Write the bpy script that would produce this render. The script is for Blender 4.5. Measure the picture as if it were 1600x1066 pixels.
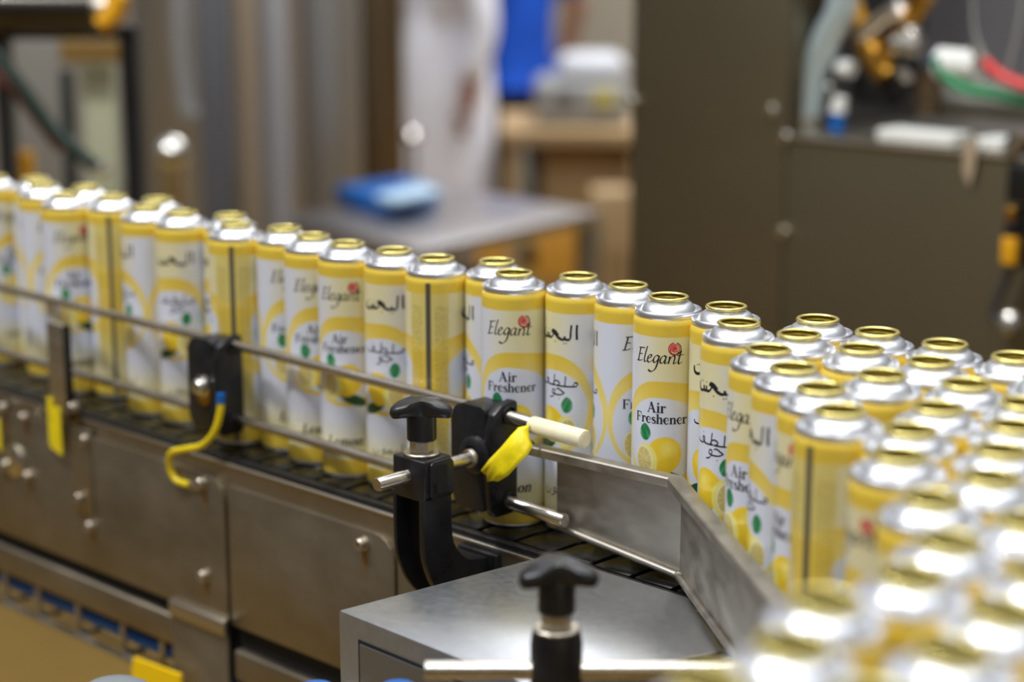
import bpy, bmesh, math, random
import numpy as np
from mathutils import Vector, Matrix
random.seed(7)
for o in list(bpy.data.objects): bpy.data.objects.remove(o)
SC = bpy.context.scene
COL = SC.collection
PI = math.pi
# ---------------------------------------------------------------- frame of the place
# Lengths below are in can diameters (U = 53 mm).  X runs along the conveyor, Y away from the viewer,
# "t" = -Y is the distance towards the viewer, Z = 0 is the top of the chain.
U = 0.053
E = (0.72390, -0.68990); N = (-0.68990, -0.72390); ORG = (0.08, 28.14)
FPX, PITCH, CAMH = 2960.0, 0.2213, 9.14
def cam2st(cx, cy):
    dx, dy = cx-ORG[0], cy-ORG[1]
    return dx*E[0]+dy*E[1], dx*N[0]+dy*N[1]
def ray(x, y):
    u = (x-800)/FPX; v = (533-y)/FPX
    return (u, math.cos(PITCH)+v*math.sin(PITCH), -math.sin(PITCH)+v*math.cos(PITCH))
def at_z(x, y, z):                      # point of the place seen at (x, y), lying at height z
    d = ray(x, y); k = (z-CAMH)/d[2]
    s, t = cam2st(d[0]*k, d[1]*k); return (s, t, z)
def at_t(x, y, t0):                     # ... lying on the vertical plane t = t0
    d = ray(x, y); k = (t0+ORG[0]*N[0]+ORG[1]*N[1])/(d[0]*N[0]+d[1]*N[1])
    s, t = cam2st(d[0]*k, d[1]*k); return (s, t0, CAMH+d[2]*k)
def at_d(x, y, dep):                    # ... lying dep in front of the viewer
    d = ray(x, y); k = dep/d[1]
    s, t = cam2st(d[0]*k, d[1]*k); return (s, t, CAMH+d[2]*k)
def V(s, t, z): return Vector((s*U, -t*U, z*U))
YAW = math.atan2(E[1], -N[1])           # world direction of the view
# ---------------------------------------------------------------- camera, world, lights
cam = bpy.data.objects.new('camera', bpy.data.cameras.new('camera')); COL.objects.link(cam)
cs, ct = cam2st(0, 0)
cam.location = V(cs, ct, CAMH)
fwd = Vector((E[1]*math.cos(PITCH), -N[1]*math.cos(PITCH), -math.sin(PITCH)))
cam.rotation_euler = fwd.to_track_quat('-Z', 'Y').to_euler()
cam.data.sensor_width = 36; cam.data.lens = FPX/1600*36
cam.data.clip_start = .02; cam.data.clip_end = 60
cam.data.dof.use_dof = True; cam.data.dof.focus_distance = 26.3*U
cam.data.dof.aperture_fstop = 66.6/(0.44*U*1000)
cam.data.dof.aperture_blades = 0
SC.camera = cam
SC.view_settings.view_transform = 'Standard'; SC.view_settings.look = 'None'
SC.view_settings.gamma = 1; SC.view_settings.use_curve_mapping = False
SC.view_settings.exposure = 0.0
wd = bpy.data.worlds.new('hall'); SC.world = wd; wd.use_nodes = True
wn = wd.node_tree.nodes; wl = wd.node_tree.links
bg = wn['Background']
tc = wn.new('ShaderNodeTexCoord'); sx = wn.new('ShaderNodeSeparateXYZ'); wr = wn.new('ShaderNodeValToRGB')
wl.new(tc.outputs['Generated'], sx.inputs[0]); wl.new(sx.outputs['Z'], wr.inputs[0]); wl.new(wr.outputs[0], bg.inputs[0])
wr.color_ramp.elements[0].position = 0.0; wr.color_ramp.elements[0].color = (.12, .105, .085, 1)
wr.color_ramp.elements[1].position = 0.9; wr.color_ramp.elements[1].color = (.62, .64, .68, 1)
m_ = wr.color_ramp.elements.new(.28); m_.color = (.17, .155, .135, 1)
bg.inputs[1].default_value = 1.0
def area(name, loc, aim, sx_, sy_, power, col=(.97, .98, 1)):
    l = bpy.data.lights.new(name, 'AREA'); l.shape = 'RECTANGLE'; l.size = sx_; l.size_y = sy_
    l.energy = power; l.color = col
    o = bpy.data.objects.new(name, l); COL.objects.link(o); o.location = loc
    o.rotation_euler = (Vector(aim)-Vector(loc)).to_track_quat('-Z', 'Y').to_euler(); return o
# high-bay lamps of the hall, then two added fill lights at the back
area('hall_lamp_front', (-1.3, -1.75, 3.6), (0, 0, 0), .26, .26, 98)
area('hall_lamp_side', (-.2, -1.0, 3.6), (0, 0, 0), .45, .45, 35)
area('hall_lamp_right', (1.6, -1.6, 3.6), (.2, 0, 0), .6, .6, 30)
area('hall_lamp_over', (.2, .5, 3.4), (.2, .2, 0), 4.0, 4.0, 100, (.95, .975, 1))
area('coat_fill', (-2.6, 4.6, 4.3), (-4.6, 6.3, -.6), 3, 3, 270)  # added fill, brightens the white coat from the viewer's side
area('table_fill', (-4.4, 7.6, 4.4), (-4.4, 7.4, 0), 4, 4, 190)  # added fill, gives the far steel table its reflection
# ---------------------------------------------------------------- materials
def lin(c):
    r = []
    for v in c:
        v = v/255.; r.append(v/12.92 if v <= .04045 else ((v+.055)/1.055)**2.4)
    return tuple(r)
MATS = {}
def mat(name, rgb, rough=.5, metal=0., noise=0., nscale=(40, 40, 40), bump=0., spec=.5, emit=None, trans=0, coat=0., alpha=1, rnoise=0.):
    if name in MATS: return MATS[name]
    m = bpy.data.materials.new(name); m.use_nodes = True; MATS[name] = m
    nt = m.node_tree; b = nt.nodes['Principled BSDF']; c = lin(rgb)
    b.inputs['Base Color'].default_value = (*c, 1); b.inputs['Roughness'].default_value = rough
    b.inputs['Metallic'].default_value = metal; b.inputs['Specular IOR Level'].default_value = spec
    b.inputs['Transmission Weight'].default_value = trans; b.inputs['Coat Weight'].default_value = coat
    b.inputs['Alpha'].default_value = alpha
    if noise or bump or rnoise:
        t = nt.nodes.new('ShaderNodeTexCoord'); mp = nt.nodes.new('ShaderNodeMapping'); n = nt.nodes.new('ShaderNodeTexNoise')
        mp.inputs['Scale'].default_value = nscale; n.inputs['Scale'].default_value = 1; n.inputs['Detail'].default_value = 5
        n.inputs['Roughness'].default_value = .6
        nt.links.new(t.outputs['Object'], mp.inputs[0]); nt.links.new(mp.outputs[0], n.inputs[0])
        if noise:
            r = nt.nodes.new('ShaderNodeValToRGB'); r.color_ramp.elements[0].position = .3; r.color_ramp.elements[1].position = .7
            r.color_ramp.elements[0].color = (*[v*(1-noise) for v in c], 1)
            r.color_ramp.elements[1].color = (*[min(1, v*(1+noise)) for v in c], 1)
            nt.links.new(n.outputs['Fac'], r.inputs[0]); nt.links.new(r.outputs[0], b.inputs['Base Color'])
        if bump:
            bp = nt.nodes.new('ShaderNodeBump'); bp.inputs['Strength'].default_value = bump; bp.inputs['Distance'].default_value = .002
            nt.links.new(n.outputs['Fac'], bp.inputs['Height']); nt.links.new(bp.outputs[0], b.inputs['Normal'])
        if rnoise:
            mr = nt.nodes.new('ShaderNodeMapRange'); mr.inputs['To Min'].default_value = max(.03, rough-rnoise); mr.inputs['To Max'].default_value = rough+rnoise
            mr.inputs['From Min'].default_value = .3; mr.inputs['From Max'].default_value = .7
            nt.links.new(n.outputs['Fac'], mr.inputs[0]); nt.links.new(mr.outputs[0], b.inputs['Roughness'])
    return m
steel = mat('brushed_steel', (190, 182, 168), .38, 1, .10, (3, 3, 90), .03, rnoise=.08)
panel_steel = mat('panel_steel', (156, 146, 128), .48, 1, .12, (9, 9, 14), .02, rnoise=.06)
bright_steel = mat('polished_steel', (215, 212, 205), .2, 1, .06, (60, 60, 60), rnoise=.08)
tube_steel = mat('tube_steel', (205, 198, 186), .24, 1, .10, (25, 90, 90), rnoise=.07)
flange_steel = mat('flange_steel', (176, 170, 160), .5, 1, .12, (30, 30, 60), .04, rnoise=.1)
box_steel = mat('scratched_steel', (204, 206, 210), .36, 1, .04, (160, 160, 160), .0, rnoise=.02)
cab_steel = mat('cabinet_steel', (128, 119, 98), .5, 1, .06, (3, 3, 5))
tank_steel = mat('tank_steel', (180, 178, 176), .52, 1, .1, (1.5, 1.5, .6))
silver = mat('silver_shoulder', (236, 238, 244), .36, 1)
gold = mat('gold_lacquer', (228, 212, 130), .34, 1)
gold_in = mat('gold_inside', (196, 168, 62), .42, 1)
blackp = mat('black_plastic', (24, 24, 27), .34, 0, .25, (60, 60, 60), .12, rnoise=.1)
blackm = mat('black_paint', (18, 18, 20), .4)
chainp = mat('chain_plastic', (20, 20, 19), .2, 0, .3, (30, 30, 30), .05, rnoise=.12)
darkgap = mat('recess_shade', (9, 9, 9), .8)  # near-black, shade of gaps and recesses put into the colour
rust = mat('rust_stain', (120, 88, 40), .7, 0, .3, (200, 200, 80))
ylw = mat('yellow_vinyl', (236, 214, 22), .38, 0, .12, (90, 90, 90), .3)
cabley = mat('yellow_cable', (226, 200, 20), .4)
blue = mat('blue_plastic', (14, 92, 168), .35)
white = mat('white_plastic', (224, 224, 218), .5)
sleeve_m = mat('cream_tape', (232, 224, 190), .36, 0, .08, (120, 120, 120), .1, coat=.3)
flr = mat('ochre_floor', (126, 98, 36), .35, 0, .12, (3, 3, 3))
wallm = mat('hall_wall', (150, 142, 126), .8, 0, .08, (.6, .6, .6))
wood = mat('pale_board', (168, 140, 100), .7, 0, .1, (6, 6, 2))
greyp = mat('grey_plastic', (150, 150, 148), .5)
bluecloth = mat('blue_cloth', (0, 74, 186), .85, 0, .12, (8, 8, 8), .3)
whitecloth = mat('white_cloth', (240, 240, 250), .9, 0, .05, (6, 6, 6), .3)
blackcloth = mat('black_cloth', (22, 22, 26), .9)
skin = mat('skin', (150, 100, 76), .55)
hairm = mat('hair', (24, 18, 15), .7)
brass = mat('bronze_fitting', (186, 138, 56), .35, 1)
orange = mat('orange_plastic', (222, 160, 20), .45)
green = mat('green_hose', (24, 130, 78), .35)
red = mat('red_hose', (206, 44, 40), .35)
greend = mat('dark_green_hose', (14, 38, 28), .6)
clearm = mat('pale_panel', (176, 178, 150), .4)
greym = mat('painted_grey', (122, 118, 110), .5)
# ---------------------------------------------------------------- building helpers
def tag(o, label=None, cat=None, group=None, kind=None):
    if label: o['label'] = label
    if cat: o['category'] = cat
    if group: o['group'] = group
    if kind: o['kind'] = kind
    return o
def link_mesh(name, me, mats, parent=None, smooth=True, ang=35):
    for m in (mats if isinstance(mats, (list, tuple)) else [mats]): me.materials.append(m)
    if smooth:
        me.polygons.foreach_set('use_smooth', [True]*len(me.polygons)); me.set_sharp_from_angle(angle=math.radians(ang))
    o = bpy.data.objects.new(name, me); COL.objects.link(o)
    if parent: o.parent = parent
    return o
class MB:
    """collects shapes (in can diameters, s/t/z given as x, -t, z) into one mesh"""
    def __init__(s): s.v = []; s.f = []; s.mi = []; s.cur = 0
    def add(s, vs, fs):
        n = len(s.v); s.v += [tuple(v) for v in vs]; s.f += [tuple(i+n for i in f) for f in fs]; s.mi += [s.cur]*len(fs); return s
    def box(s, x0, x1, y0, y1, z0, z1, bev=0., M=None):
        bm = bmesh.new(); bmesh.ops.create_cube(bm, size=1)
        for v in bm.verts:
            v.co = Vector(((x0+x1)/2+v.co.x*(x1-x0), (y0+y1)/2+v.co.y*(y1-y0), (z0+z1)/2+v.co.z*(z1-z0)))
        if bev: bmesh.ops.bevel(bm, geom=bm.edges[:], offset=bev, segments=3, affect='EDGES', profile=.5)
        s.frombm(bm, M); return s
    def frombm(s, bm, M=None):
        if M is not None: bm.transform(M)
        bm.verts.index_update()
        s.add([v.co.copy() for v in bm.verts], [[v.index for v in f.verts] for f in bm.faces]); bm.free()
    def tube(s, pts, r, seg=14, cap=True):
        pts = [Vector(p) for p in pts]; n = len(pts); rs = r if isinstance(r, (list, tuple)) else [r]*n
        up = None; rings = []
        for i, p in enumerate(pts):
            d = (pts[min(i+1, n-1)]-pts[max(i-1, 0)]).normalized()
            if up is None:
                up = Vector((0, 0, 1)) if abs(d.z) < .9 else Vector((1, 0, 0))
            a = d.cross(up).normalized(); b = a.cross(d).normalized(); up = b
            rings.append([p+(a*math.cos(k*2*PI/seg)+b*math.sin(k*2*PI/seg))*rs[i] for k in range(seg)])
        vs = [v for r_ in rings for v in r_]
        fs = [[i*seg+k, i*seg+(k+1) % seg, (i+1)*seg+(k+1) % seg, (i+1)*seg+k] for i in range(n-1) for k in range(seg)]
        if cap: fs += [list(range(seg))[::-1], [(n-1)*seg+k for k in range(seg)]]
        s.add(vs, [f[::-1] for f in fs]); return s
    def lathe(s, prof, c=(0, 0, 0), seg=32, axis='z', capb=False, capt=False, M=None):
        vs = []; fs = []
        for r, z in prof:
            for k in range(seg):
                a = 2*PI*k/seg; vs.append(Vector((r*math.cos(a), r*math.sin(a), z)))
        for i in range(len(prof)-1):
            for k in range(seg):
                fs.append([i*seg+k, i*seg+(k+1) % seg, (i+1)*seg+(k+1) % seg, (i+1)*seg+k])
        if capb: fs.append(list(range(seg))[::-1])
        if capt: fs.append([(len(prof)-1)*seg+k for k in range(seg)])
        if axis == 'y': R = Matrix.Rotation(PI/2, 4, 'X')      # local z -> -y  (towards the viewer side)
        elif axis == 'x': R = Matrix.Rotation(PI/2, 4, 'Y')
        else: R = Matrix.Identity(4)
        T = Matrix.Translation(c) @ R
        if M is not None: T = M @ T
        s.add([T @ v for v in vs], fs); return s
    def prism(s, poly, y0, y1, plane='xz', bev=0., M=None):
        """polygon in a plane, extruded along the third axis"""
        bm = bmesh.new()
        def P(a, b, c):
            return (a, c, b) if plane == 'xz' else ((c, a, b) if plane == 'yz' else (a, b, c))
        b0 = [bm.verts.new(P(a, b, y0)) for a, b in poly]; b1 = [bm.verts.new(P(a, b, y1)) for a, b in poly]
        bm.faces.new(b0); bm.faces.new(b1[::-1]); n = len(poly)
        for i in range(n): bm.faces.new((b0[i], b1[i], b1[(i+1) % n], b0[(i+1) % n]))
        bmesh.ops.recalc_face_normals(bm, faces=bm.faces[:])
        if bev:
            bmesh.ops.bevel(bm, geom=bm.edges[:], offset=bev, segments=2, affect='EDGES', profile=.5, clamp_overlap=True)
        s.frombm(bm, M); return s
    def build(s, name, mats, parent=None, loc=(0, 0, 0), smooth=True, ang=35):
        me = bpy.data.meshes.new(name)
        me.from_pydata([(v[0]*U, v[1]*U, v[2]*U) for v in s.v], [], s.f)
        me.polygons.foreach_set('material_index', s.mi)
        me.update()
        o = link_mesh(name, me, mats, parent, smooth, ang)
        o.location = Vector(loc)*U; return o
def thing(name, loc, label, cat, group=None, rz=0):
    o = bpy.data.objects.new(name, None); COL.objects.link(o); o.empty_display_size = .02
    o.location = Vector(loc)*U; o.rotation_euler.z = rz
    return tag(o, label, cat, group)
def catmull(pts, n=8):
    P = [np.array(p, float) for p in pts]; P = [2*P[0]-P[1]]+P+[2*P[-1]-P[-2]]; out = []
    for i in range(1, len(P)-2):
        for k in range(n):
            u = k/n; a, b, c, d = P[i-1:i+3]
            out.append(.5*(2*b+(c-a)*u+(2*a-5*b+4*c-d)*u*u+(-a+3*b-3*c+d)*u**3))
    out.append(P[-2]); return out
def xyz(p): return (p[0], -p[1], p[2])         # (s, t, z) -> scene axes
def rrect(x0, x1, z0, z1, r, n=5):
    r4 = r if isinstance(r, (list, tuple)) else [r]*4
    out = []
    for (cx, cz, a0, rr) in ((x1, z1, 0, r4[0]), (x0, z1, 90, r4[1]), (x0, z0, 180, r4[2]), (x1, z0, 270, r4[3])):
        if rr <= 0: out.append((cx, cz)); continue
        ox = cx-rr if a0 in (0, 270) else cx+rr; oz = cz-rr if a0 in (0, 90) else cz+rr
        for k in range(n+1):
            a = math.radians(a0+90*k/n); out.append((ox+rr*math.cos(a), oz+rr*math.sin(a)))
    return out
# ================================================================ SETTING
FZ = -20.8
f = MB().box(-110, 80, -60, 190, FZ-1, FZ).build('floor', flr); tag(f, kind='structure')
def cpt(cx, cy, z):
    s, t = cam2st(cx, cy); return (s, -t, z)
p0 = cpt(-120, 215, 0); p1 = cpt(120, 215, 0)
wdv = Vector(p1)-Vector(p0); Mw = Matrix.Translation(p0) @ Matrix.Rotation(math.atan2(wdv.y, wdv.x), 4, 'Z')
w = MB().box(0, wdv.length, 0, 3, FZ, 60, M=Mw).build('wall_back', wallm); tag(w, kind='structure')
# ================================================================ CONVEYOR
conv = thing('conveyor', (0, 0, FZ), 'stainless steel conveyor carrying the single file of cans, black chain on top', 'conveyor')
def cpart(mb, name, mats, parent=None, **k):
    o = mb.build(name, mats, None, **k); par = parent or conv
    o.parent = par; o.matrix_parent_inverse = par.matrix_world.inverted() if par.matrix_world != Matrix() else Matrix.Translation(-Vector(par.location)) @ Matrix()
    return o
def under(o, par):
    """parent o to par keeping it where it is (par is unrotated, top-level or child of one)"""
    loc = Vector(par.location); q = par.parent
    while q: loc += Vector(q.location); q = q.parent
    o.parent = par; o.location = Vector(o.location)-loc; o.matrix_parent_inverse = Matrix(); return o
def cp(mb, name, mats, par=None, **k): return under(mb.build(name, mats, None, **k), par or conv)
SL, SR = -19.0, 5.6          # ends of the straight
PT = -1.0                    # y of the front side plate
# frame plates and cover panels (z measured from the chain top)
cp(MB().box(SL, SR, PT, PT+.06, -3.0, -.14), 'side_plate', panel_steel)
cp(MB().box(SL, SR, PT-.025, PT+.08, -.17, -.12, .015), 'top_edge', steel)
cp(MB().box(SL, SR, 1.35, 1.45, -3.0, .1), 'rear_side_plate', panel_steel)
cp(MB().box(SL, 9.5, -.86, 1.3, -1.2, -.3), 'chain_bed', darkgap)
for i, (a, b) in enumerate(((SL, -6.02), (-5.9, -1.68), (-1.6, 4.5))):
    cp(MB().prism(rrect(a, b, -3.06, -.5 if i else -.42, [.45, .02, .02, .02]), PT-.06, PT-.005, bev=.012), 'cover_panel', panel_steel)
cp(MB().box(SL, SR, -.99, -.87, -.12, -.01, .02), 'wear_strip', blackp)
cp(MB().box(SL, SR, 1.22, 1.32, -.10, .02, .02), 'wear_strip', chainp)
# black chain links, one object each
lk = MB().prism([(-.36, -.84), (.30, -.84), (.30, -.3), (.34, -.24), (.34, .24+.6), (.30, .9), (.30, 1.19), (-.36, 1.19), (-.36, .9), (-.32, .84), (-.32, -.24), (-.36, -.3)], -.1, 0, plane='xy', bev=.012)
lk0 = None; PITCHC = .76; x = SL+.4; k = 0
while x < 9.2:
    if lk0 is None: lk0 = cp(lk, 'chain_link', chainp); c = lk0
    else: c = lk0.copy(); COL.objects.link(c)
    c.location = Vector((x*U, 0, random.uniform(-.006, .0)*U-FZ*U)); x += PITCHC
# bolts
def bolt(s, z, r=.1, y=PT-.06, par=None, stain=True, L=.14):
    o = cp(MB().lathe([(r*1.25, 0), (r*1.25, .03), (r, .035), (r, L-.02), (r*.85, L), (r*.5, L), (r*.45, L-.05), (0, L-.05)], (s, y, z), 20, 'y'), 'bolt', steel, par)
    if stain:
        pts = [(-r*.6, -.08), (r*.6, -.08), (r*.75, -.26), (r*.3, -.46), (0, -.58), (-r*.35, -.42), (-r*.7, -.25)]
        cp(MB().prism([(s+a, z+b) for a, b in pts], y-.003, y-.0005), 'rust_streak', rust, par)
for px_ in ((566, 850), (628, 870), (319, 900), (315, 755), (5, 637), (38, 653), (8, 726), (44, 744), (115, 637), (134, 687), (126, 778), (142, 822)):
    if px_ == (628, 870): continue
    s, _t, z = at_t(*px_, 1.1)
    bolt(s, z)
cp(MB().lathe([(.34, 0), (.34, .05), (.28, .07), (0, .07)], (-12.72, PT-.06, -1.42), 28, 'y'), 'inspection_disc', bright_steel)
# slim splice bar and lower beams, leg
cp(MB().box(-10.65, -10.0, PT-.10, PT-.04, -2.0, -.3, .015), 'splice_bar', panel_steel)
cp(MB().box(SL, -5.9, PT+.1, PT+.3, -4.1, -2.9), 'gap_shade', darkgap)  # dark box standing in for the shade between panel and beam
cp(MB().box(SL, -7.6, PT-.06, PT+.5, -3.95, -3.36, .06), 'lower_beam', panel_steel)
cp(MB().box(-5.95, SR, PT+.1, PT+.3, -3.5, -3.0), 'gap_shade', darkgap)  # same dark stand-in for shade, right of the leg
cp(MB().box(-5.9, SR, PT-.06, PT+.5, -4.1, -3.52, .06), 'lower_beam', panel_steel)
cp(MB().prism([(-7.6, FZ), (-5.98, FZ), (-5.98, -3.0), (-7.6, -3.0)], PT-.14, PT-.06, bev=.01), 'leg_plate', panel_steel)
cp(MB().box(-7.6, -5.98, PT-.2, PT-.06, -3.28, -2.98, .03), 'leg_bracket', steel)
cp(MB().box(-7.5, -6.1, 1.2, 1.4, FZ, -3.0), 'leg_plate', panel_steel)
cp(MB().box(3.0, 3.5, 1.0, 1.4, FZ, -3.0), 'leg_plate', panel_steel)
# wire tray under the beam with the blue hose in it
tray = thing('cable_tray', (-12, 0, -5), 'steel wire cable tray hanging under the conveyor beam', 'cable tray')
def tp_(mb, name, m): return under(mb.build(name, m), tray)
for s in (-13.45, -12.25, -10.85, -9.35, -8.1): tp_(MB().tube([(s, PT+.0, -3.97), (s, PT+.0, -4.55), (s, PT+.08, -4.62), (s, PT+1.1, -4.62)], .06, 8), 'tray_wire', steel)
tp_(MB().tube([(-18, PT-.04, -4.62), (-7.62, PT-.04, -4.62)], .085, 8), 'tray_wire', bright_steel)
for y_ in (.35, .75, 1.1): tp_(MB().tube([(-18, PT+y_, -4.68), (-7.62, PT+y_, -4.68)], .04, 8), 'tray_wire', steel)
tp_(MB().box(-18, -7.62, .3, .4, -4.6, -4.0), 'tray_gap_shade', darkgap); tp_(MB().box(-18, -7.62, -.45, .3, -4.66, -4.6), 'floor_strip', panel_steel)  # rear dark box added as the black shade under the beam
bh = MB().tube([(-18, -.72, -4.3), (-12, -.7, -4.28), (-9.5, -.74, -4.3), (-7.7, -.7, -4.34), (-5.0, -.7, -4.3)], .13, 14)
bh = bh.build('air_hose', blue); tag(bh, 'thick blue air hose lying in the wire tray', 'hose')
# ================================================================ ACCUMULATION TABLE
acc = thing('accumulation_table', (9, 0, FZ), 'dark flat table under the crowd of cans at the right', 'table')
D2 = (.777, .63); N2 = (-.63, .777)      # direction of the slanted guide and its outward normal in (s, t)
Q = lambda a, o=0: (3.7+D2[0]*a+N2[0]*o, .6+D2[1]*a+N2[1]*o)
tp1 = [(5.62, .9), (9.6, .9), (9.6, -1.3), (30, -1.3), (30, -.9)]
poly = [(5.7, -.98), (9.6, -.98), (9.6, 1.5), (28, 1.5), (28, -20)]
e1 = Q(20, -.04); poly += [(e1[0], -20), (e1[0], -e1[1]), (5.7, -Q(2.6, -.04)[1])]
under(MB().prism(poly, -.35, -.005, plane='xy').build('table_top', mat('table_plastic', (46, 44, 40), .45)), acc)
for s, y_ in ((12, -6), (20, -15), (24, 0)):
    under(MB().box(s-.5, s+.5, y_-.5, y_+.5, FZ, -.35).build('leg', panel_steel), acc)
# ================================================================ CAN
W_, HB = 288, 330
def art():
    u = (np.arange(W_+1)/W_*PI)             # arc length 0..PI (diameter 1), English centre at PI/2
    v = np.linspace(.02, 3.62, HB+1)
    Ug, Vg = np.meshgrid(u, v)
    def wrap(c): return (Ug-c+PI/2) % PI-PI/2
    e = wrap(PI/2); a = wrap(PI/2-1.2); sm = wrap(PI/2+.6+.37)     # English, Arabic, seam
    L = lambda c: np.array(lin(c))
    def mix(A, B, w): w = w[..., None]; return A*(1-w)+B*w
    ss = lambda x, lo, hi: np.clip((x-lo)/(hi-lo), 0, 1)
    cream = L((224, 216, 172)); whi = L((214, 218, 232)); yel = L((224, 193, 66)); pale = L((232, 211, 118))
    C = np.ones(Ug.shape+(3,))*whi
    touch = wrap(PI/2-.6)
    C = mix(C, cream, ss(np.abs(touch), .1, .62)*ss(Vg, 1.6, 2.9))
    C = mix(C, L((218, 202, 120)), (1-ss(np.abs(sm), .30, .36)))
    C = mix(C, cream, 1-ss(Vg, .55, 1.0))
    # arches
    for c in (e, a):
        tow = (c > 0) if c is e else (c < 0)           # the side of the welded seam
        c = np.where(tow, np.abs(c), -np.abs(c)); c = np.where(np.abs(c) > 1.0*tow+.64*(1-tow), 9, c)
        qo = np.sqrt((c/np.where(tow, 1.45, .605))**2+((Vg-1.98)/.76)**2); qi = np.sqrt((c/np.where(tow, .80, .515))**2+((Vg-1.90)/.60)**2)
        inside = ss(1-qo, -.008, .008); inn = ss(1-qi, -.01, .01)
        band = mix(np.ones_like(C)*yel, np.ones_like(C)*pale, ss(2.9-Vg, .15, .5)*ss(np.abs(c), -.1, .3))
        C = mix(C, band, inside*(1-inn)); C = mix(C, whi, inn)
    side = (1-ss(np.abs(sm), .30, .36))
    C = mix(C, yel, side*ss(2.50-Vg, 0, .05)*ss(Vg, 1.0, 1.5)*.85)
    # fine print columns beside the seam
    rng = np.random.RandomState(3); sp = rng.rand(*Ug.shape)
    rows = ((Vg*26) % 1 > .35)
    for cc in (-.21, .21):
        m = (np.abs(sm-cc) < .11) & (Vg < 3.2) & (Vg > .6) & rows & (sp > .45)
        C = mix(C, L((150, 130, 60)), m*.55)
    # lemons, leaves
    for c, fl in ((e, 1), (a, -1)):
        def ell(cx, cz, rx, rz, rot=0):
            x = c*fl-cx; z = Vg-cz; cr, sr = math.cos(rot), math.sin(rot)
            return np.sqrt(((x*cr+z*sr)/rx)**2+((-x*sr+z*cr)/rz)**2), x, z
        q, x, z = ell(-.19, 1.99, .095, .13, .1); q = q+np.maximum(0, z)*1.8*np.abs(x)/.06*.6; lf = L((20, 120, 70)); l2 = L((90, 190, 130))
        C = mix(C, mix(np.ones_like(C)*lf, np.ones_like(C)*l2, ss(np.sin(x*60+z*30)*.5+np.abs(x)*6, .4, .9)*.7), ss(1-q, 0, .06))
        q, x, z = ell(.22, 1.33, .24, .09, -.35); C = mix(C, L((18, 74, 36)), ss(1-q, 0, .06))
        q, x, z = ell(.10, 1.66, .26, .29, -.55); lem = L((238, 204, 44)); hi = L((250, 232, 110)); lo = L((218, 168, 30))
        Lm = mix(mix(np.ones_like(C)*lem, np.ones_like(C)*hi, 1-ss(np.hypot(x-.07, z-.1), .0, .16)), np.ones_like(C)*lo, ss(-z-x*.4, .12, .32)*.6)
        C = mix(C, Lm, ss(1-q, 0, .04))
        q, x, z = ell(-.165, 1.57, .18, .255, .12); C = mix(C, L((236, 226, 120)), ss(1-q, 0, .05))
        q, x, z = ell(-.20, 1.57, .145, .225, .12); C = mix(C, L((234, 228, 180)), ss(1-q, 0, .05))
        q, x, z = ell(-.205, 1.57, .125, .195, .12)
        C = mix(C, mix(np.ones_like(C)*L((206, 188, 116)), np.ones_like(C)*L((222, 208, 146)), (np.abs(np.sin(4*np.arctan2(z, x))) < .25)*1.), ss(1-q, 0, .05))
    C = mix(C, yel, ss(Vg-3.37, 0, .012)); C = mix(C, yel, ss(.32-Vg, 0, .02))
    C = mix(C, L((236, 232, 200)), ss(.05-Vg, 0, .01))
    return u, v, C
def can_body_mesh():
    u, v, C = art(); a = u*2-PI/2-PI     # angle: English centre at u=PI/2 -> faces -Y
    r = np.full(HB+1, .497); r = np.where(v > 3.52, .497-.03*np.clip((v-3.52)/.1, 0, 1)**2, r); r = np.where(v < .06, .497-(.06-v)*.6, r)
    A = a[None, :]
    X = r[:, None]*np.cos(A); Y = r[:, None]*np.sin(A); Z = np.repeat(v[:, None], W_+1, 1)
    vs = np.stack([X, Y, Z], -1).reshape(-1, 3)*U
    i = np.arange(HB)[:, None]*(W_+1)+np.arange(W_)[None, :]
    fs = np.stack([i, i+1, i+W_+2, i+W_+1], -1).reshape(-1, 4)
    me = bpy.data.meshes.new('can_body'); me.vertices.add(len(vs)); me.vertices.foreach_set('co', vs.ravel())
    me.loops.add(fs.size); me.loops.foreach_set('vertex_index', fs.ravel().astype(np.int32))
    me.polygons.add(len(fs)); me.polygons.foreach_set('loop_start', (np.arange(len(fs))*4).astype(np.int32))
    me.update(calc_edges=True); me.validate()
    at = me.color_attributes.new('print', 'FLOAT_COLOR', 'POINT')
    at.data.foreach_set('color', np.concatenate([C.reshape(-1, 3), np.ones((C.shape[0]*C.shape[1], 1))], 1).ravel().astype(np.float32))
    me.polygons.foreach_set('use_smooth', [True]*len(me.polygons))
    return me
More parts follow.
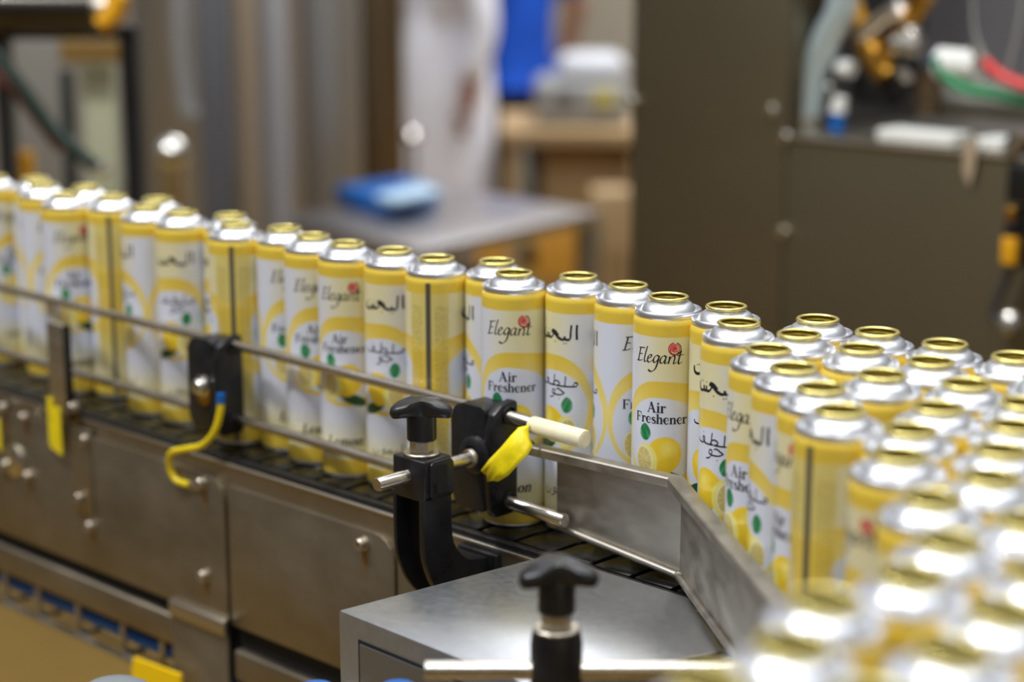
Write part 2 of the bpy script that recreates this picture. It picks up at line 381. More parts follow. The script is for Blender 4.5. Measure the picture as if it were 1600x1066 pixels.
# angle of label arc length du (to the viewer's right of the English centre)
def wrapd(du, z, r): a = -PI/2+du*2; return (r*math.cos(a), r*math.sin(a), z)
tin = bpy.data.materials.new('printed_tin'); tin.use_nodes = True
_b = tin.node_tree.nodes['Principled BSDF']; _a = tin.node_tree.nodes.new('ShaderNodeVertexColor'); _a.layer_name = 'print'
tin.node_tree.links.new(_a.outputs[0], _b.inputs['Base Color']); _b.inputs['Roughness'].default_value = .42; _b.inputs['Coat Weight'].default_value = .6; _b.inputs['Coat Roughness'].default_value = .12
ink = mat('black_ink', (30, 30, 40), .4); inkr = mat('red_ink', (206, 52, 62), .4); seamm = mat('seam_metal', (110, 106, 100), .4, .6)
class Print:
    def __init__(s): s.v = []; s.f = []; s.m = []
    def stroke(s, pts, w, x0, z0, sc, mi=0, nib=None, smooth=True, r=.4985, slant=0, wmin=.35, n=6):
        P = catmull(pts, n) if smooth and len(pts) > 2 else [np.array(p, float) for p in pts]
        if not (smooth and len(pts) > 2):
            Q_ = []
            for a, b in zip(P[:-1], P[1:]): Q_ += [a+(b-a)*k/4 for k in range(4)]
            P = Q_+[P[-1]]
        n0 = len(s.v); m = len(P)
        for i, p in enumerate(P):
            d = P[min(i+1, m-1)]-P[max(i-1, 0)]; L_ = math.hypot(*d[:2]) or 1; d = d/L_
            nx, ny = -d[1], d[0]
            ww = w/2 if len(p) < 3 else w/2*p[2]
            if nib is not None:
                ww *= wmin+(1-wmin)*abs(math.sin(math.atan2(d[1], d[0])-nib))
            for sg in (1, -1):
                x = p[0]+nx*ww*sg; z = p[1]+ny*ww*sg
                s.v.append(wrapd(x0+(x+z*slant)*sc, z0+z*sc, r))
        for i in range(m-1):
            s.f.append((n0+2*i, n0+2*i+1, n0+2*i+3, n0+2*i+2)); s.m.append(mi)
    def dot(s, x, z, rr, x0, z0, sc, mi=0, r=.4985, diamond=False):
        k = 4 if diamond else 10; n0 = len(s.v)
        for i in range(k):
            a = 2*PI*i/k; s.v.append(wrapd(x0+(x+rr*math.cos(a))*sc, z0+(z+rr*math.sin(a))*sc, r))
        s.f.append(tuple(range(n0, n0+k))); s.m.append(mi)
PR = Print()
def elegant(x0, z0, sc):
    S = lambda pts, w=.17: PR.stroke(pts, w*1.3, x0, z0, sc, nib=math.radians(35), slant=.18)
    S([(.18, 1.78), (.9, 1.86), (1.25, 1.9)], .16); S([(.5, 1.8), (.42, .9), (.35, .06)], .2); S([(.38, .98), (.7, 1.02), (1.0, 1.0)], .13); S([(.05, .0), (.6, .05), (1.12, .22)], .16)
    S([(1.62, 2.15), (1.48, 1.2), (1.44, .3), (1.6, .03), (1.85, .22)], .17)
    S([(1.95, .55), (2.3, .7), (2.45, .98), (2.25, 1.1), (2.0, .85), (1.95, .35), (2.15, .05), (2.5, .2), (2.8, .5)])
    S([(3.45, 1.0), (3.15, 1.08), (2.85, .7), (2.88, .22), (3.1, .12), (3.4, .5), (3.52, 1.0)]); S([(3.52, 1.05), (3.45, .0), (3.25, -.8), (2.75, -1.15), (2.3, -.95)], .2)
    S([(4.4, .98), (4.1, 1.08), (3.78, .7), (3.8, .18), (4.05, .1), (4.35, .5), (4.45, 1.02)]); S([(4.45, 1.05), (4.4, .4), (4.45, .05), (4.75, .25)])
    S([(4.9, 1.02), (4.92, .5), (4.88, .02)], .2); S([(4.92, .55), (5.2, .98), (5.5, 1.05), (5.6, .7), (5.55, .15), (5.7, .05), (5.95, .3)])
    S([(6.3, 1.75), (6.2, .9), (6.18, .2), (6.35, .02), (6.7, .25)], .2); S([(5.85, 1.1), (6.2, 1.12), (6.75, 1.22)], .13)
def rose(x0, z0, R):
    for rr, a0, a1, w, mi in ((1.0, 100, 330, .22, 1), (.74, -60, 210, .17, 1), (.5, 60, 330, .15, 1), (.28, -30, 250, .15, 1), (1.0, -60, 75, .16, 0), (.86, 200, 320, .1, 0)):
        PR.stroke([(rr*math.cos(math.radians(a0+(a1-a0)*k/12)), rr*math.sin(math.radians(a0+(a1-a0)*k/12))) for k in range(13)], w, x0, z0, R, mi, r=.4983 if mi else .4987, n=2)
    PR.dot(0, 0, .2, x0, z0, R, 1); PR.dot(-.05, 0, .62, x0, z0, R, 2, r=.4980)
def serif(text, x0, z0, sc, slant=0):
    x = 0; T = .2; H = .07
    def S(pts, w, sm=True): PR.stroke([(p[0]+x,)+tuple(p[1:]) for p in pts], w, x0, z0, sc, smooth=sm, n=4, slant=slant)
    def foot(cx, z=.03, w=.17): S([(cx-w, z), (cx+w, z)], H, False)
    for ch in text:
        if ch == 'A': S([(.1, 0), (.42, 1.0)], .07, False); S([(.38, 1.0), (.74, 0)], T, False); S([(.2, .34), (.6, .34)], H, False); foot(.1, w=.12); foot(.74); adv = .93
        elif ch == 'i': S([(.17, 0), (.17, .66)], T, False); foot(.17); S([(.02, .64), (.17, .64)], H, False); PR.dot(x+.16, .88, .1, x0, z0, sc); adv = .36
        elif ch == 'r': S([(.17, 0), (.17, .66)], T, False); foot(.17); S([(.02, .64), (.17, .64)], H, False); S([(.2, .42, .5), (.32, .62, .7), (.46, .62, 1)], .12); PR.dot(x+.46, .56, .085, x0, z0, sc); adv = .56
        elif ch == 'F': S([(.2, 0), (.2, 1)], T, False); foot(.2); S([(.04, .97), (.72, .97), (.72, .76)], H+.02, False); S([(.2, .52), (.55, .52)], H, False); S([(.55, .4), (.55, .64)], H, False); adv = .8
        elif ch == 'e': S([(.1, .36, .3), (.5, .36, .3), (.47, .56, .5), (.3, .66, .45), (.12, .5, 1), (.1, .3, 1.05), (.22, .06, .7), (.38, .02, .5), (.53, .16, .3)], T); adv = .6
        elif ch == 's': S([(.42, .48, .3), (.4, .62, .4), (.2, .63, .5), (.13, .48, .9), (.3, .34, 1), (.44, .2, .9), (.36, .03, .5), (.14, .04, .4), (.08, .2, .3)], T); adv = .52
        elif ch in 'hn':
            S([(.17, 0), (.17, 1.0 if ch == 'h' else .66)], T, False); foot(.17); S([(.02, .98 if ch == 'h' else .64), (.17, .98 if ch == 'h' else .64)], H, False)
            S([(.2, .42, .3), (.34, .62, .45), (.5, .6, .8), (.55, .42, 1), (.55, 0, 1)], T); foot(.55); adv = .74
        elif ch == 'L': S([(.2, 0), (.2, 1)], T, False); foot(.2, .97); S([(.04, .03), (.66, .03), (.7, .26)], H+.02, False); adv = .76
        elif ch == 'm':
            S([(.17, 0), (.17, .66)], T, False); foot(.17)
            for q in (0, .36): S([(.2+q, .42, .3), (.32+q, .62, .45), (.46+q, .6, .8), (.52+q, .42, 1), (.52+q, 0, 1)], T); foot(.53+q, w=.12)
            adv = 1.1
        elif ch == 'o': S([(.32, .64, .4), (.13, .5, .9), (.1, .33, 1.1), (.15, .12, .9), (.32, .02, .4), (.5, .14, .9), (.54, .33, 1.1), (.48, .54, .9), (.32, .64, .4)], T); adv = .66
        x += adv
    return x
def arab(x0, z0, sc, glyphs, w=.2):
    for g in glyphs:
        if g[0] == 's': PR.stroke(g[1], w*(g[2] if len(g) > 2 else 1), x0, z0, sc, nib=math.radians(60), wmin=.5, n=4)
        else: PR.dot(g[1], g[2], .115, x0, z0, sc, diamond=True)
elegant(-.385, 3.0, .108); rose(.235, 3.215, .088)
serif('Air', -.155, 2.285, .152); serif('Freshener', -.37, 2.125, .142)
serif('Lemon', -.28, .55, .165, .2)
AC = -1.2
# brand word in Arabic (right to left), product line, scent
word = [('s', [(6.9, 2.3), (6.85, 1.2), (6.9, .15)], 1.3), ('s', [(6.1, 2.25), (6.0, 1.2), (5.95, .4), (5.7, .1), (5.2, .15), (5.05, .55)], 1.2),
        ('s', [(5.3, .2), (4.8, .05), (4.4, .1), (4.2, .2)], 1.2), ('d', 5.3, -.45), ('d', 4.95, -.5),
        ('s', [(4.4, .15), (4.0, .3), (3.5, .75), (3.1, .95), (2.75, 1.1)], 1.3), ('s', [(2.7, .95), (3.0, 1.3), (3.6, 1.1), (4.1, .6)], .9), ('d', 3.5, -.35),
        ('s', [(3.2, .75), (2.8, .25), (2.4, .12), (2.2, .2), (2.15, .75)], 1.2), ('d', 2.2, 1.25),
        ('s', [(2.2, .2), (1.7, .1), (1.65, .4), (1.6, .7), (1.55, .2), (1.0, -.05), (.4, .1), (.2, .6), (.3, .95)], 1.3), ('d', .9, 1.15), ('d', 1.25, 1.25)]
arab(AC-.385, 2.98, .105, word, .34)
line1 = [('s', [(6.6, .3), (6.9, .75), (7.3, .55), (7.1, .15), (6.6, .1), (5.9, .05), (5.2, .05)]), ('s', [(5.35, 1.7), (5.3, .9), (5.25, .1)]), ('s', [(5.3, .05), (4.4, .03), (3.6, .05)]),
         ('s', [(3.5, .05), (3.0, .2), (3.4, .75), (4.0, .75), (4.3, .35), (3.8, .05)]), ('s', [(3.3, 1.8), (3.2, .9), (3.15, .1)]), ('s', [(3.4, .05), (2.4, .03), (1.7, .1)]),
         ('s', [(1.9, .15), (1.5, .4), (1.3, .8), (1.6, .95), (1.8, .6), (1.5, .1), (.8, .0), (.2, .1), (.05, .5)]), ('d', 1.5, 1.6)]
arab(AC-.34, 2.27, .095, line1, .27)
line2 = [('s', [(2.3, .95), (2.8, 1.1), (3.4, .75), (3.9, .45)], 1.), ('s', [(3.9, .45), (3.2, .1), (2.4, .03), (1.9, .05)]), ('d', 2.9, -.6),
         ('s', [(1.9, .05), (1.4, .3), (1.5, .8), (1.9, .75), (1.9, .2), (1.5, -.4), (.8, -.6)], 1.)]
arab(AC-.2, 2.13, .09, line2, .27)
line3 = [('s', [(6.6, 1.9), (6.5, .9), (6.4, .15), (6.0, .05), (5.5, .1), (5.4, .6)]), ('s', [(5.5, .1), (5.0, .03), (4.4, .1)]), ('d', 5.4, -.5), ('d', 5.05, -.55),
         ('s', [(4.5, .1), (4.2, .6), (3.8, .6), (3.8, .15), (4.3, .05), (3.6, .03), (3.0, .05)]),
         ('s', [(3.0, .1), (2.6, .3), (2.7, .8), (3.1, .75), (3.1, .2), (2.7, -.4), (2.1, -.6)]), ('s', [(1.7, .6), (1.7, -.1), (1.1, -.45), (.4, -.2), (.2, .5)]), ('d', 1.0, .55)]
arab(AC-.26, .6, .085, line3, .22)
def print_mesh():
    me = bpy.data.meshes.new('label_print'); me.from_pydata([(a*U, b*U, c*U) for a, b, c in PR.v], [], PR.f)
    me.polygons.foreach_set('material_index', PR.m); me.update()
    for m in (ink, inkr, mat('pale_red_ink', (232, 140, 130), .5)): me.materials.append(m)
    bm = bmesh.new(); bm.from_mesh(me)
    for f_ in bm.faces:
        c = f_.calc_center_median(); f_.normal_update()
        if f_.normal.x*c.x+f_.normal.y*c.y < 0: f_.normal_flip()
    bm.to_mesh(me); bm.free(); return me
can0 = thing('aerosol_can', (0, 0, 0), 'x', 'can')
body = link_mesh('body', can_body_mesh(), tin, can0, False)
for p in [body.data]: p.polygons.foreach_set('use_smooth', [True]*len(p.polygons))
lp = bpy.data.objects.new('label_print', print_mesh()); COL.objects.link(lp); lp.parent = can0; lp['kind'] = 'stuff'
sa = .97                                                  # welded side seam strip
pts = []; q0 = MB()
for k in range(3):
    for z in (.06, 3.55): pts.append(wrapd(sa+(k-1)*.042, z, .4988))
q0.add(pts, [(0, 2, 3, 1), (2, 4, 5, 3)]); q0.build('seam', seamm, can0)
MB().lathe([(.0, .03), (.44, .02), (.47, .0), (.485, .02), (.47, .06)], seg=40).build('base_rim', silver, can0)
MB().lathe([(.462, 3.60), (.474, 3.615), (.478, 3.65), (.474, 3.69), (.460, 3.705), (.444, 3.695), (.432, 3.665), (.420, 3.652), (.408, 3.66), (.395, 3.69), (.375, 3.728), (.345, 3.765), (.31, 3.79), (.275, 3.802), (.262, 3.815), (.258, 3.835)], seg=64).build('shoulder', silver, can0, ang=60)
rp = [(.262+.03*math.cos(a), 3.858+.026*math.sin(a)) for a in [math.radians(-110+360*k/14) for k in range(15)]]
mr_ = MB().lathe(rp, seg=56); mr_.cur = 1
mr_.lathe([(.262, 3.835), (.246, 3.80), (.27, 3.77), (.34, 3.72), (.40, 3.62), (.45, 3.5), (.46, 2.4)][:7], seg=40)
mr_.build('mouth_ring', [gold, gold_in], can0, ang=60)
KIDS = list(can0.children)
# ---- where the cans stand: (x, y) of the ring in the picture, turn (deg) of the English panel from the viewer, label
CANS = [
 (3, 281, 40, 'blurred yellow can at the far left end of the file'),
 (52, 282, 30, 'blurred yellow can second from the far left end'),
 (88, 291, 25, 'blurred yellow can third from the far left end'),
 (118, 300, 10, 'blurred yellow can fourth from the far left end'),
 (142, 299, 60, 'blurred yellow can fifth from the far left end, set back'),
 (168, 308, -121, 'blurred can with dark side seam nearest to the black machine post'),
 (214, 311, 52, 'blurred can right of the far seam can, white panel with narrow arch'),
 (243, 321, 62, 'blurred can left of the Arabic can, mostly white panel'),
 (288, 331, 118, 'blurred can with Arabic word left of the first black rail clamp'),
 (342, 339, -70, 'blurred can above the first black rail clamp, fine print showing'),
 (374, 349, -122, 'can with dark vertical seam just right of the first black clamp'),
 (433, 356, 12, 'leftmost of the three cans with Elegant lettering before the gap'),
 (482, 365, 2, 'middle of the three cans with Elegant lettering before the gap'),
 (527, 375, -17, 'rightmost of the three Elegant cans, alone beside the gap in the file'),
 (620, 396, 114, 'can with Arabic word just right of the gap in the file'),
 (687, 405, -127, 'can with dark vertical seam directly above the black tri-lobe knob'),
 (770, 412, 50, 'can set back left of the Elegant can above the second clamp'),
 (808, 427, -9, 'can with Elegant lettering standing right above the second black clamp'),
 (901, 434, 97, 'can with Arabic word behind the cream tape sleeve'),
 (975, 444, 35, 'mostly white can between the Arabic can and the sharp Elegant can'),
 (1041, 460, -15, 'sharpest can with Elegant lettering and lemons above the steel guide'),
 (1130, 476, 122, 'can with Arabic letters behind the guide bend, red rose at its edge'),
 (1156, 506, 102, 'first can along the slanted guide, Arabic word, lemon above the bend'),
 (1206, 546, -40, 'second can along the slanted guide, cut off Elegant lettering'),
 (1239, 573, 66, 'third can along the slanted guide, blurred Arabic word'),
 (1282, 605, -58, 'fourth can along the slanted guide, only a narrow strip of label'),
 (1312, 639, -149, 'fifth can along the slanted guide, with dark vertical side seam'),
 (1276, 504, 20, 'leftmost can of the rearmost row in the crowd'),
 (1245, 524, 150, 'can just behind the first slanted-guide can in the crowd'),
 (1373, 521, 80, 'second can from the left in the rearmost crowd row'),
 (1476, 538, 200, 'third can from the left in the rearmost crowd row'),
 (1585, 558, -60, 'fourth can from the left in the rearmost crowd row, at the picture edge'),
 (1347, 546, 90, 'leftmost can of the second crowd row'),
 (1453, 565, 10, 'second can of the second crowd row'),
 (1378, 587, 60, 'leftmost can of the third crowd row'),
 (1513, 604, -30, 'second can of the third crowd row'),
 (1597, 631, 140, 'third can of the third crowd row, at the right picture edge'),
 (1470, 641, 160, 'crowd can amid the blurred mouths right of the seam can'),
 (1583, 663, 20, 'crowd can near the right edge, one below the third row'),
 (1421, 668, -90, 'blurred crowd can right behind the seam can'),
 (1405, 712, -60, 'large blurred crowd can just right of the seam can'),
 (1565, 707, 90, 'blurred crowd can near the right edge at mid height of the crowd'),
 (1546, 744, 30, 'blurred crowd can right of the large can beside the guide'),
 (1464, 779, -75, 'large blurred crowd can with orange band below the seam can'),
 (1598, 820, 120, 'large blurred crowd can cut by the right picture edge'),
 (1486, 849, 70, 'large blurred foreground can right of the guide end'),
 (1419, 906, 10, 'large blurred foreground can behind the lowest left ones'),
 (1299, 933, 60, 'large blurred foreground can beside the end of the slanted guide'),
 (1567, 954, 0, 'large blurred foreground can near the lower right corner'),
 (1488, 1019, 45, 'large blurred foreground can cut by the lower edge'),
 (1235, 1009, 80, 'large blurred foreground can overlapping the steel rod end'),
 (1118, 1060, 20, 'leftmost blurred foreground can, in front of the steel rod'),
]
pos = [list(at_z(x, y, 3.86)[:2]) for x, y, *_ in CANS]; nfix = len(pos)
def inside_crowd(s, t):
    q = (s-3.7)*N2[0]+(t-.6)*N2[1]; a = (s-3.7)*D2[0]+(t-.6)*D2[1]
    cx = s*E[0]+t*N[0]+ORG[0]; cy = s*E[1]+t*N[1]+ORG[1]
    if cy < 11.6 or (t > 9.0 and s < 12.4): return False
    if a < 9.2 and q > -.55: return False
    if a >= 9.2 and q > -.55+(a-9.2)*1.3: return False
    return t > -.25 and s > 5.2 and cx < cy*.272+1.6
for it in range(900):                                    # push overlapping cans apart
    for i in range(len(pos)):
        for j in range(i):
            dx = pos[i][0]-pos[j][0]; dy = pos[i][1]-pos[j][1]; d = math.hypot(dx, dy)
            if d < 1.0:
                for q_, sg in ((i, 1), (j, -1)):
                    cx = pos[q_][0]*E[0]+pos[q_][1]*N[0]+ORG[0]; cy = pos[q_][0]*E[1]+pos[q_][1]*N[1]+ORG[1]; l_ = math.hypot(cx, cy)
                    rs_, rt_ = (cx*E[0]+cy*E[1])/l_, (cx*N[0]+cy*N[1])/l_       # line of sight
                    al = (dx*rs_+dy*rt_)*sg; k = (1.006-d)*.5
                    sgn = 1 if al > 0 else -1
                    pos[q_][0] += (rs_*sgn*.7+dx/d*sg*.35)*k*.6; pos[q_][1] += (rt_*sgn*.7+dy/d*sg*.35)*k*.6
    for p in pos:
        if p[0] < 3.3: p[1] = min(.04, max(-.8, p[1]))
        q_ = (p[0]-3.7)*N2[0]+(p[1]-.6)*N2[1]; a_ = (p[0]-3.7)*D2[0]+(p[1]-.6)*D2[1]
        if 0 < a_ < 8.3 and q_ > -.57: p[0] -= N2[0]*(q_+.57); p[1] -= N2[1]*(q_+.57)
cand = [(5+i*.05, -.25+j*.05) for i in range(250) for j in range(260)]
cand = [c for c in cand if inside_crowd(*c)]
while True:
    best = None
    cand = [c for c in cand if min((c[0]-p[0])**2+(c[1]-p[1])**2 for p in pos) >= 1.01]
    if not cand: break
    sc_ = [(sum(1 for p in pos if (c[0]-p[0])**2+(c[1]-p[1])**2 < 1.25), -c[1]) for c in cand]
    best = cand[max(range(len(cand)), key=lambda i: sc_[i])]
    pos.append(list(best))
def edge_label(s, t):
    cx = s*E[0]+t*N[0]+ORG[0]; cy = s*E[1]+t*N[1]+ORG[1]
    if cx/cy > .288 or cy < 13: return None
    return 'can cut by the right picture edge, behind the third crowd row' if cy > 18 else 'large blurred can cut by the right picture edge, low in the crowd'
for i, (s, t) in enumerate(pos):
    if i < nfix: turn, lab, grp = CANS[i][2], CANS[i][3], 'yellow air freshener cans'
    else: turn, lab, grp = random.uniform(-180, 180), edge_label(s, t) or 'yellow can of the crowd standing just beyond the right or lower picture edge', 'yellow air freshener cans'
    if i == 0: r = can0
    else:
        r = can0.copy(); COL.objects.link(r)
        for ch in KIDS:
            c = ch.copy(); c.parent = r; COL.objects.link(c)
    cx = s*E[0]+t*N[0]+ORG[0]; cy = s*E[1]+t*N[1]+ORG[1]
    face = math.atan2(-cx, cy)*1.0            # bearing back to the viewer
    base = YAW                                # view direction in scene axes
    vd = math.atan2((cx*N[0]+cy*N[1])*-1, cx*E[0]+cy*E[1])      # direction viewer -> can in scene axes
    # body's English centre faces -Y (angle -90 deg); it must face back along vd
    r.location = V(s, t, 0.004); r.rotation_euler.z = (vd+PI)-(-PI/2)+math.radians(turn)
    r['label'] = lab; r['category'] = 'can'; r['group'] = grp
print('cans', len(pos))
for i, (s, t) in enumerate(pos):
    if i >= nfix:
        cx = s*E[0]+t*N[0]+ORG[0]; cy = s*E[1]+t*N[1]+ORG[1]; dz = 3.86-CAMH
        d_ = cy*math.cos(PITCH)-dz*math.sin(PITCH); up_ = cy*math.sin(PITCH)+dz*math.cos(PITCH)
        print('FILL', i, round(800+FPX*cx/d_), round(533-FPX*up_/d_))
# ================================================================ GUIDE RAILS
RT = -.64
def rail(name, z0, z1, label, sleeve=False):
    t_ = thing(name, (-6, RT, z0), label, 'rail')
    a = MB().tube([(SL, RT, z0), (-6.4, RT, z0)], .085, 18); under(a.build('tube', tube_steel), t_)
    a = MB().tube([(-6.3, RT, z0), (-.2, RT, (z0+z1)/2)], .085, 18); under(a.build('tube', tube_steel), t_)
    e_ = 1.95 if z0 > 1 else 1.62
    a = MB().tube([(-.2, RT-.02, (z0+z1)/2), (e_-.02, RT-.05, z1), (e_, RT-.05, z1)], [.108, .108, .095], 20); under(a.build('tube_end', tube_steel), t_)
    return t_
rail('guide_rail', 1.90, 1.79, 'upper round steel guide rail running in front of the cans')
rail('guide_rail', .58, .47, 'lower round steel guide rail near the feet of the cans')
sl = MB().tube([(.94, RT-.04, 1.80), (.98, RT-.04, 1.80), (1.7, RT-.05, 1.785), (1.98, RT-.05, 1.78), (2.0, RT-.05, 1.78)], [.12, .135, .14, .14, .125], 22)
sl.tube([(1.995, RT-.05, 1.78), (2.01, RT-.05, 1.78)], .10, 20)
tag(sl.build('tape_sleeve', sleeve_m), 'cream adhesive tape wrapped round the end of the upper rail', 'tape')
# yellow tape flag hanging from the sleeve
tpz = thing('tape_flag', (.9, RT-.14, 1.75), 'torn yellow adhesive tape flag hanging from the rail end', 'tape')
fl = [((829, 664), (829, 690), .80), ((812, 668), (832, 697), .92), ((797, 682), (824, 711), 1.05), ((783, 699), (810, 727), 1.10), ((767, 717), (795, 743), 1.12), ((752, 735), (777, 758), 1.14)]
mb = MB(); vs = []; nC = 7
for i, (a, b, t0) in enumerate(fl):
    a = xyz(at_t(*a, t0)); b = xyz(at_t(*b, t0)); dd = [.0, -.03, .02, -.06, -.01, .03, .05]
    for k in range(nC):
        q = k/(nC-1); vs.append((a[0]+(b[0]-a[0])*q, a[1]-.05*math.sin(q*PI)*(1 if i < 3 else .3)-.02*math.sin(i*1.9+k*1.3), a[2]+(b[2]-a[2])*q+(dd[k] if i == 5 else 0)))
mb.add(vs, [(i*nC+k, i*nC+k+1, (i+1)*nC+k+1, (i+1)*nC+k) for i in range(5) for k in range(nC-1)])
o = under(mb.build('tape_strip', ylw, ang=80), tpz); sd = o.modifiers.new('thick', 'SOLIDIFY'); sd.thickness = .0006
# ================================================================ CLAMP BLOCKS
def clamp_block(s0, s1, label):
    t_ = thing('rail_clamp', (s0, -.9, .4), label, 'clamp')
    prof = rrect(s0, s1, .36, 2.0, [.10, .28, .28, .10], 6)
    under(MB().prism(prof, -1.02, -.5, bev=.06).build('clamp_body', blackp), t_)
    # raised cheek at the right with a lip at the top
    ck = [(-.56, .30), (-.93, .30), (-1.0, .42), (-1.03, 1.0), (-1.03, 1.65), (-.97, 1.90), (-.80, 2.02), (-.52, 2.06), (-.46, 2.02), (-.46, .36)]
    under(MB().prism(ck, s1-.02, s1+.15, plane='yz', bev=.03).build('clamp_cheek', blackp), t_)
    for z in (1.86, .52):
        under(MB().lathe([(.12, 0), (.14, .0), (.14, .05), (.12, .06)], (s1+.13, RT-.02, z), 18, 'x').build('bushing', blackp), t_)
    return t_
c2 = clamp_block(-.42, .30, 'large black plastic rail clamp beside the knob, yellow tape hanging over it')
under(MB().lathe([(.3, 0), (.29, .08), (.24, .12), (.15, .13)], (.12, -1.0, 1.25), 26, 'y').build('boss', blackp), c2)
under(MB().lathe([(.15, 0), (.15, .08), (.13, .12), (.1, .12)], (.12, -1.08, 1.22), 24, 'y').build('collar', steel), c2)
c1 = clamp_block(-6.98, -6.28, 'smaller looking blurred black rail clamp with a steel bolt, at left')
under(MB().lathe([(.2, 0), (.2, .03), (.15, .04), (.15, .12), (.12, .17), (0, .18)], (-6.55, -1.02, 1.16), 24, 'y').build('bolt_head', bright_steel), c1)
under(MB().lathe([(.2, 0), (.2, .02), (.0, .02)], (-6.52, -1.03, 1.02), 20, 'y').build('washer', brass), c1)
# earth cable
pc = [at_t(345, 622, 1.1), at_t(344, 645, 1.12), at_t(335, 675, 1.18), at_t(316, 696, 1.22), at_t(290, 702, 1.25), at_t(268, 708, 1.22), at_t(265, 728, 1.18), at_t(275, 750, 1.14), at_t(296, 758, 1.1)]
pc = [xyz(p) for p in pc]; cb = thing('earth_cable', pc[0], 'yellow earth cable looping from the left clamp bolt to the side panel', 'cable')
under(MB().tube(catmull(pc, 6), .062, 10).build('cable', cabley), cb)
a, b = Vector(pc[0]), Vector(pc[1])
under(MB().tube([a+(a-b)*.3, a+(b-a)*.35], .075, 12).build('blue_crimp', blue), cb)
under(MB().box(pc[-1][0]-.02, pc[-1][0]+.25, -1.12, -1.06, pc[-1][2]-.06, pc[-1][2]+.06, .01).build('lug', steel), cb)
# ================================================================ CROSS ROD CLAMP WITH KNOB
def knob(parent, c, R=Matrix.Identity(4)):
    """tri-lobe knob, its stem foot at c"""
    M = Matrix.Translation(c) @ R
    bm = bmesh.new(); seg = 60; lev = [(0, .60, .30), (.03, .85, .36), (.07, 1, .42), (.13, 1.0, .52), (.19, .94, .565), (.215, .8, .58), (.225, .4, .60)]
    def rad(th):
        c3 = .5+.5*math.cos(3*(th-PI/2)); return .21+.30*c3**1.3
    zs = [(.62, .40), (.92, .46), (1.0, .52), (1.0, .56), (.95, .60), (.8, .625), (.45, .635), (0.02, .64)]
    rings = []
    for fr, z in [(.0, .40)]+zs:
        ring = []
        for k in range(seg):
            th = 2*PI*k/seg; r_ = .17 if fr == 0 else (.17+(rad(th)-.17)*fr if fr > .5 else rad(th)*fr)
            dz = -.07*max(0, (rad(th)-.2)/.27)*(1 if z > .45 else .3)*fr
            ring.append(bm.verts.new((r_*math.cos(th), r_*math.sin(th), z+dz)))
        rings.append(ring)
    for a_, b_ in zip(rings[:-1], rings[1:]):
        for k in range(seg): bm.faces.new((a_[k], a_[(k+1) % seg], b_[(k+1) % seg], b_[k]))
    bm.faces.new(rings[-1])
    mb = MB(); mb.frombm(bm, M); under(mb.build('knob_head', blackp, ang=50), parent)
    under(MB().lathe([(.20, .0), (.215, .02), (.215, .36), (.20, .42), (.18, .46)], seg=36, capb=True, M=M).build('knob_stem', blackp), parent)
    under(MB().lathe([(.165, -.17), (.175, -.16), (.175, -.01), (.16, .0)], seg=6, M=M).build('hex_nut', steel, smooth=False), parent)
    under(MB().lathe([(.26, -.22), (.27, -.205), (.27, -.185), (.25, -.17), (.0, -.17)], seg=36, M=M).build('washer', steel), parent)
AZ = math.atan2(-cs*0-0, 1)*0
def lobe_turn(loc):   # two lobes spread across the view, the third away from the viewer
    v = Vector(loc)-Vector((cs, -ct, 0)); return math.atan2(v.y, v.x)-PI/2
rc = thing('rod_clamp', (.1, -2.0, 0), 'black cast rod clamp with tri-lobe knob, curving down to the conveyor side', 'clamp')
B0 = at_t(662, 723, 2.45); print('corner', B0)
bs1 = B0[0]; bs0 = bs1-.66; bz1 = B0[2]; bt1 = 2.45; bt0 = bt1-.56
blk = MB().box(bs0, bs1, -bt1, -bt0, bz1-.62, bz1, .035)
under(blk.build('clamp_head', blackp), rc)
# C shaped arm in the (y, z) plane: two cheeks and a web behind a dark channel
arm_out = catmull([(-bt1, bz1-.55), (-bt1, bz1-1.1), (-bt1+.04, bz1-1.55), (-bt1+.28, bz1-2.05), (-bt1+.75, bz1-2.45), (-bt1+1.4, bz1-2.6)], 5)
arm_in = catmull([(-bt0, bz1-.55), (-bt0, bz1-1.1), (-bt0+.08, bz1-1.42), (-bt0+.35, bz1-1.68), (-bt0+.74, bz1-1.75)], 5)
prof = [tuple(p) for p in arm_out]+[tuple(p) for p in arm_in[::-1]]
for a_, b_ in ((bs0, bs0+.07), (bs1-.11, bs1)):
    under(MB().prism(prof, a_, b_, plane='yz', bev=.012).build('arm_cheek', blackp), rc)
web = [(p[0]+.28, p[1]) for p in arm_out[:-6]]+[tuple(p) for p in arm_in[::-1]]
under(MB().prism(web, bs0+.05, bs1-.05, plane='yz').build('arm_web', blackm), rc)
under(MB().box(bs0-.02, bs1+.15, -1.12, -1.0, bz1-2.65, bz1-1.7, .03).build('mounting_foot', blackp), rc)
RZ = 1.22; rs = .12
under(MB().prism(rrect(-bt0-.46, -bt0+.02, bz1-.60, bz1-.03, .1), bs1-.01, bs1+.03, plane='yz', bev=.01).build('side_boss', blackp), rc)
under(MB().prism(rrect(-bt0-.33, -bt0-.12, bz1-.52, bz1-.10, .04), bs1+.028, bs1+.034, plane='yz').build('side_slot', darkgap), rc)
mid = ((bs0+bs1)/2, -(bt0+bt1)/2)
knob(rc, (mid[0], mid[1], bz1+.22), Matrix.Rotation(lobe_turn((mid[0], mid[1], 0)), 4, 'Z'))
rod = MB().tube([(rs, -1.02, RZ), (rs, -3.0, RZ), (rs, -3.03, RZ)], [.105, .105, .09], 24)
rod = rod.build('cross_rod', tube_steel); tag(rod, 'short steel rod through the black clamp, pointing at the viewer from the conveyor', 'rod')
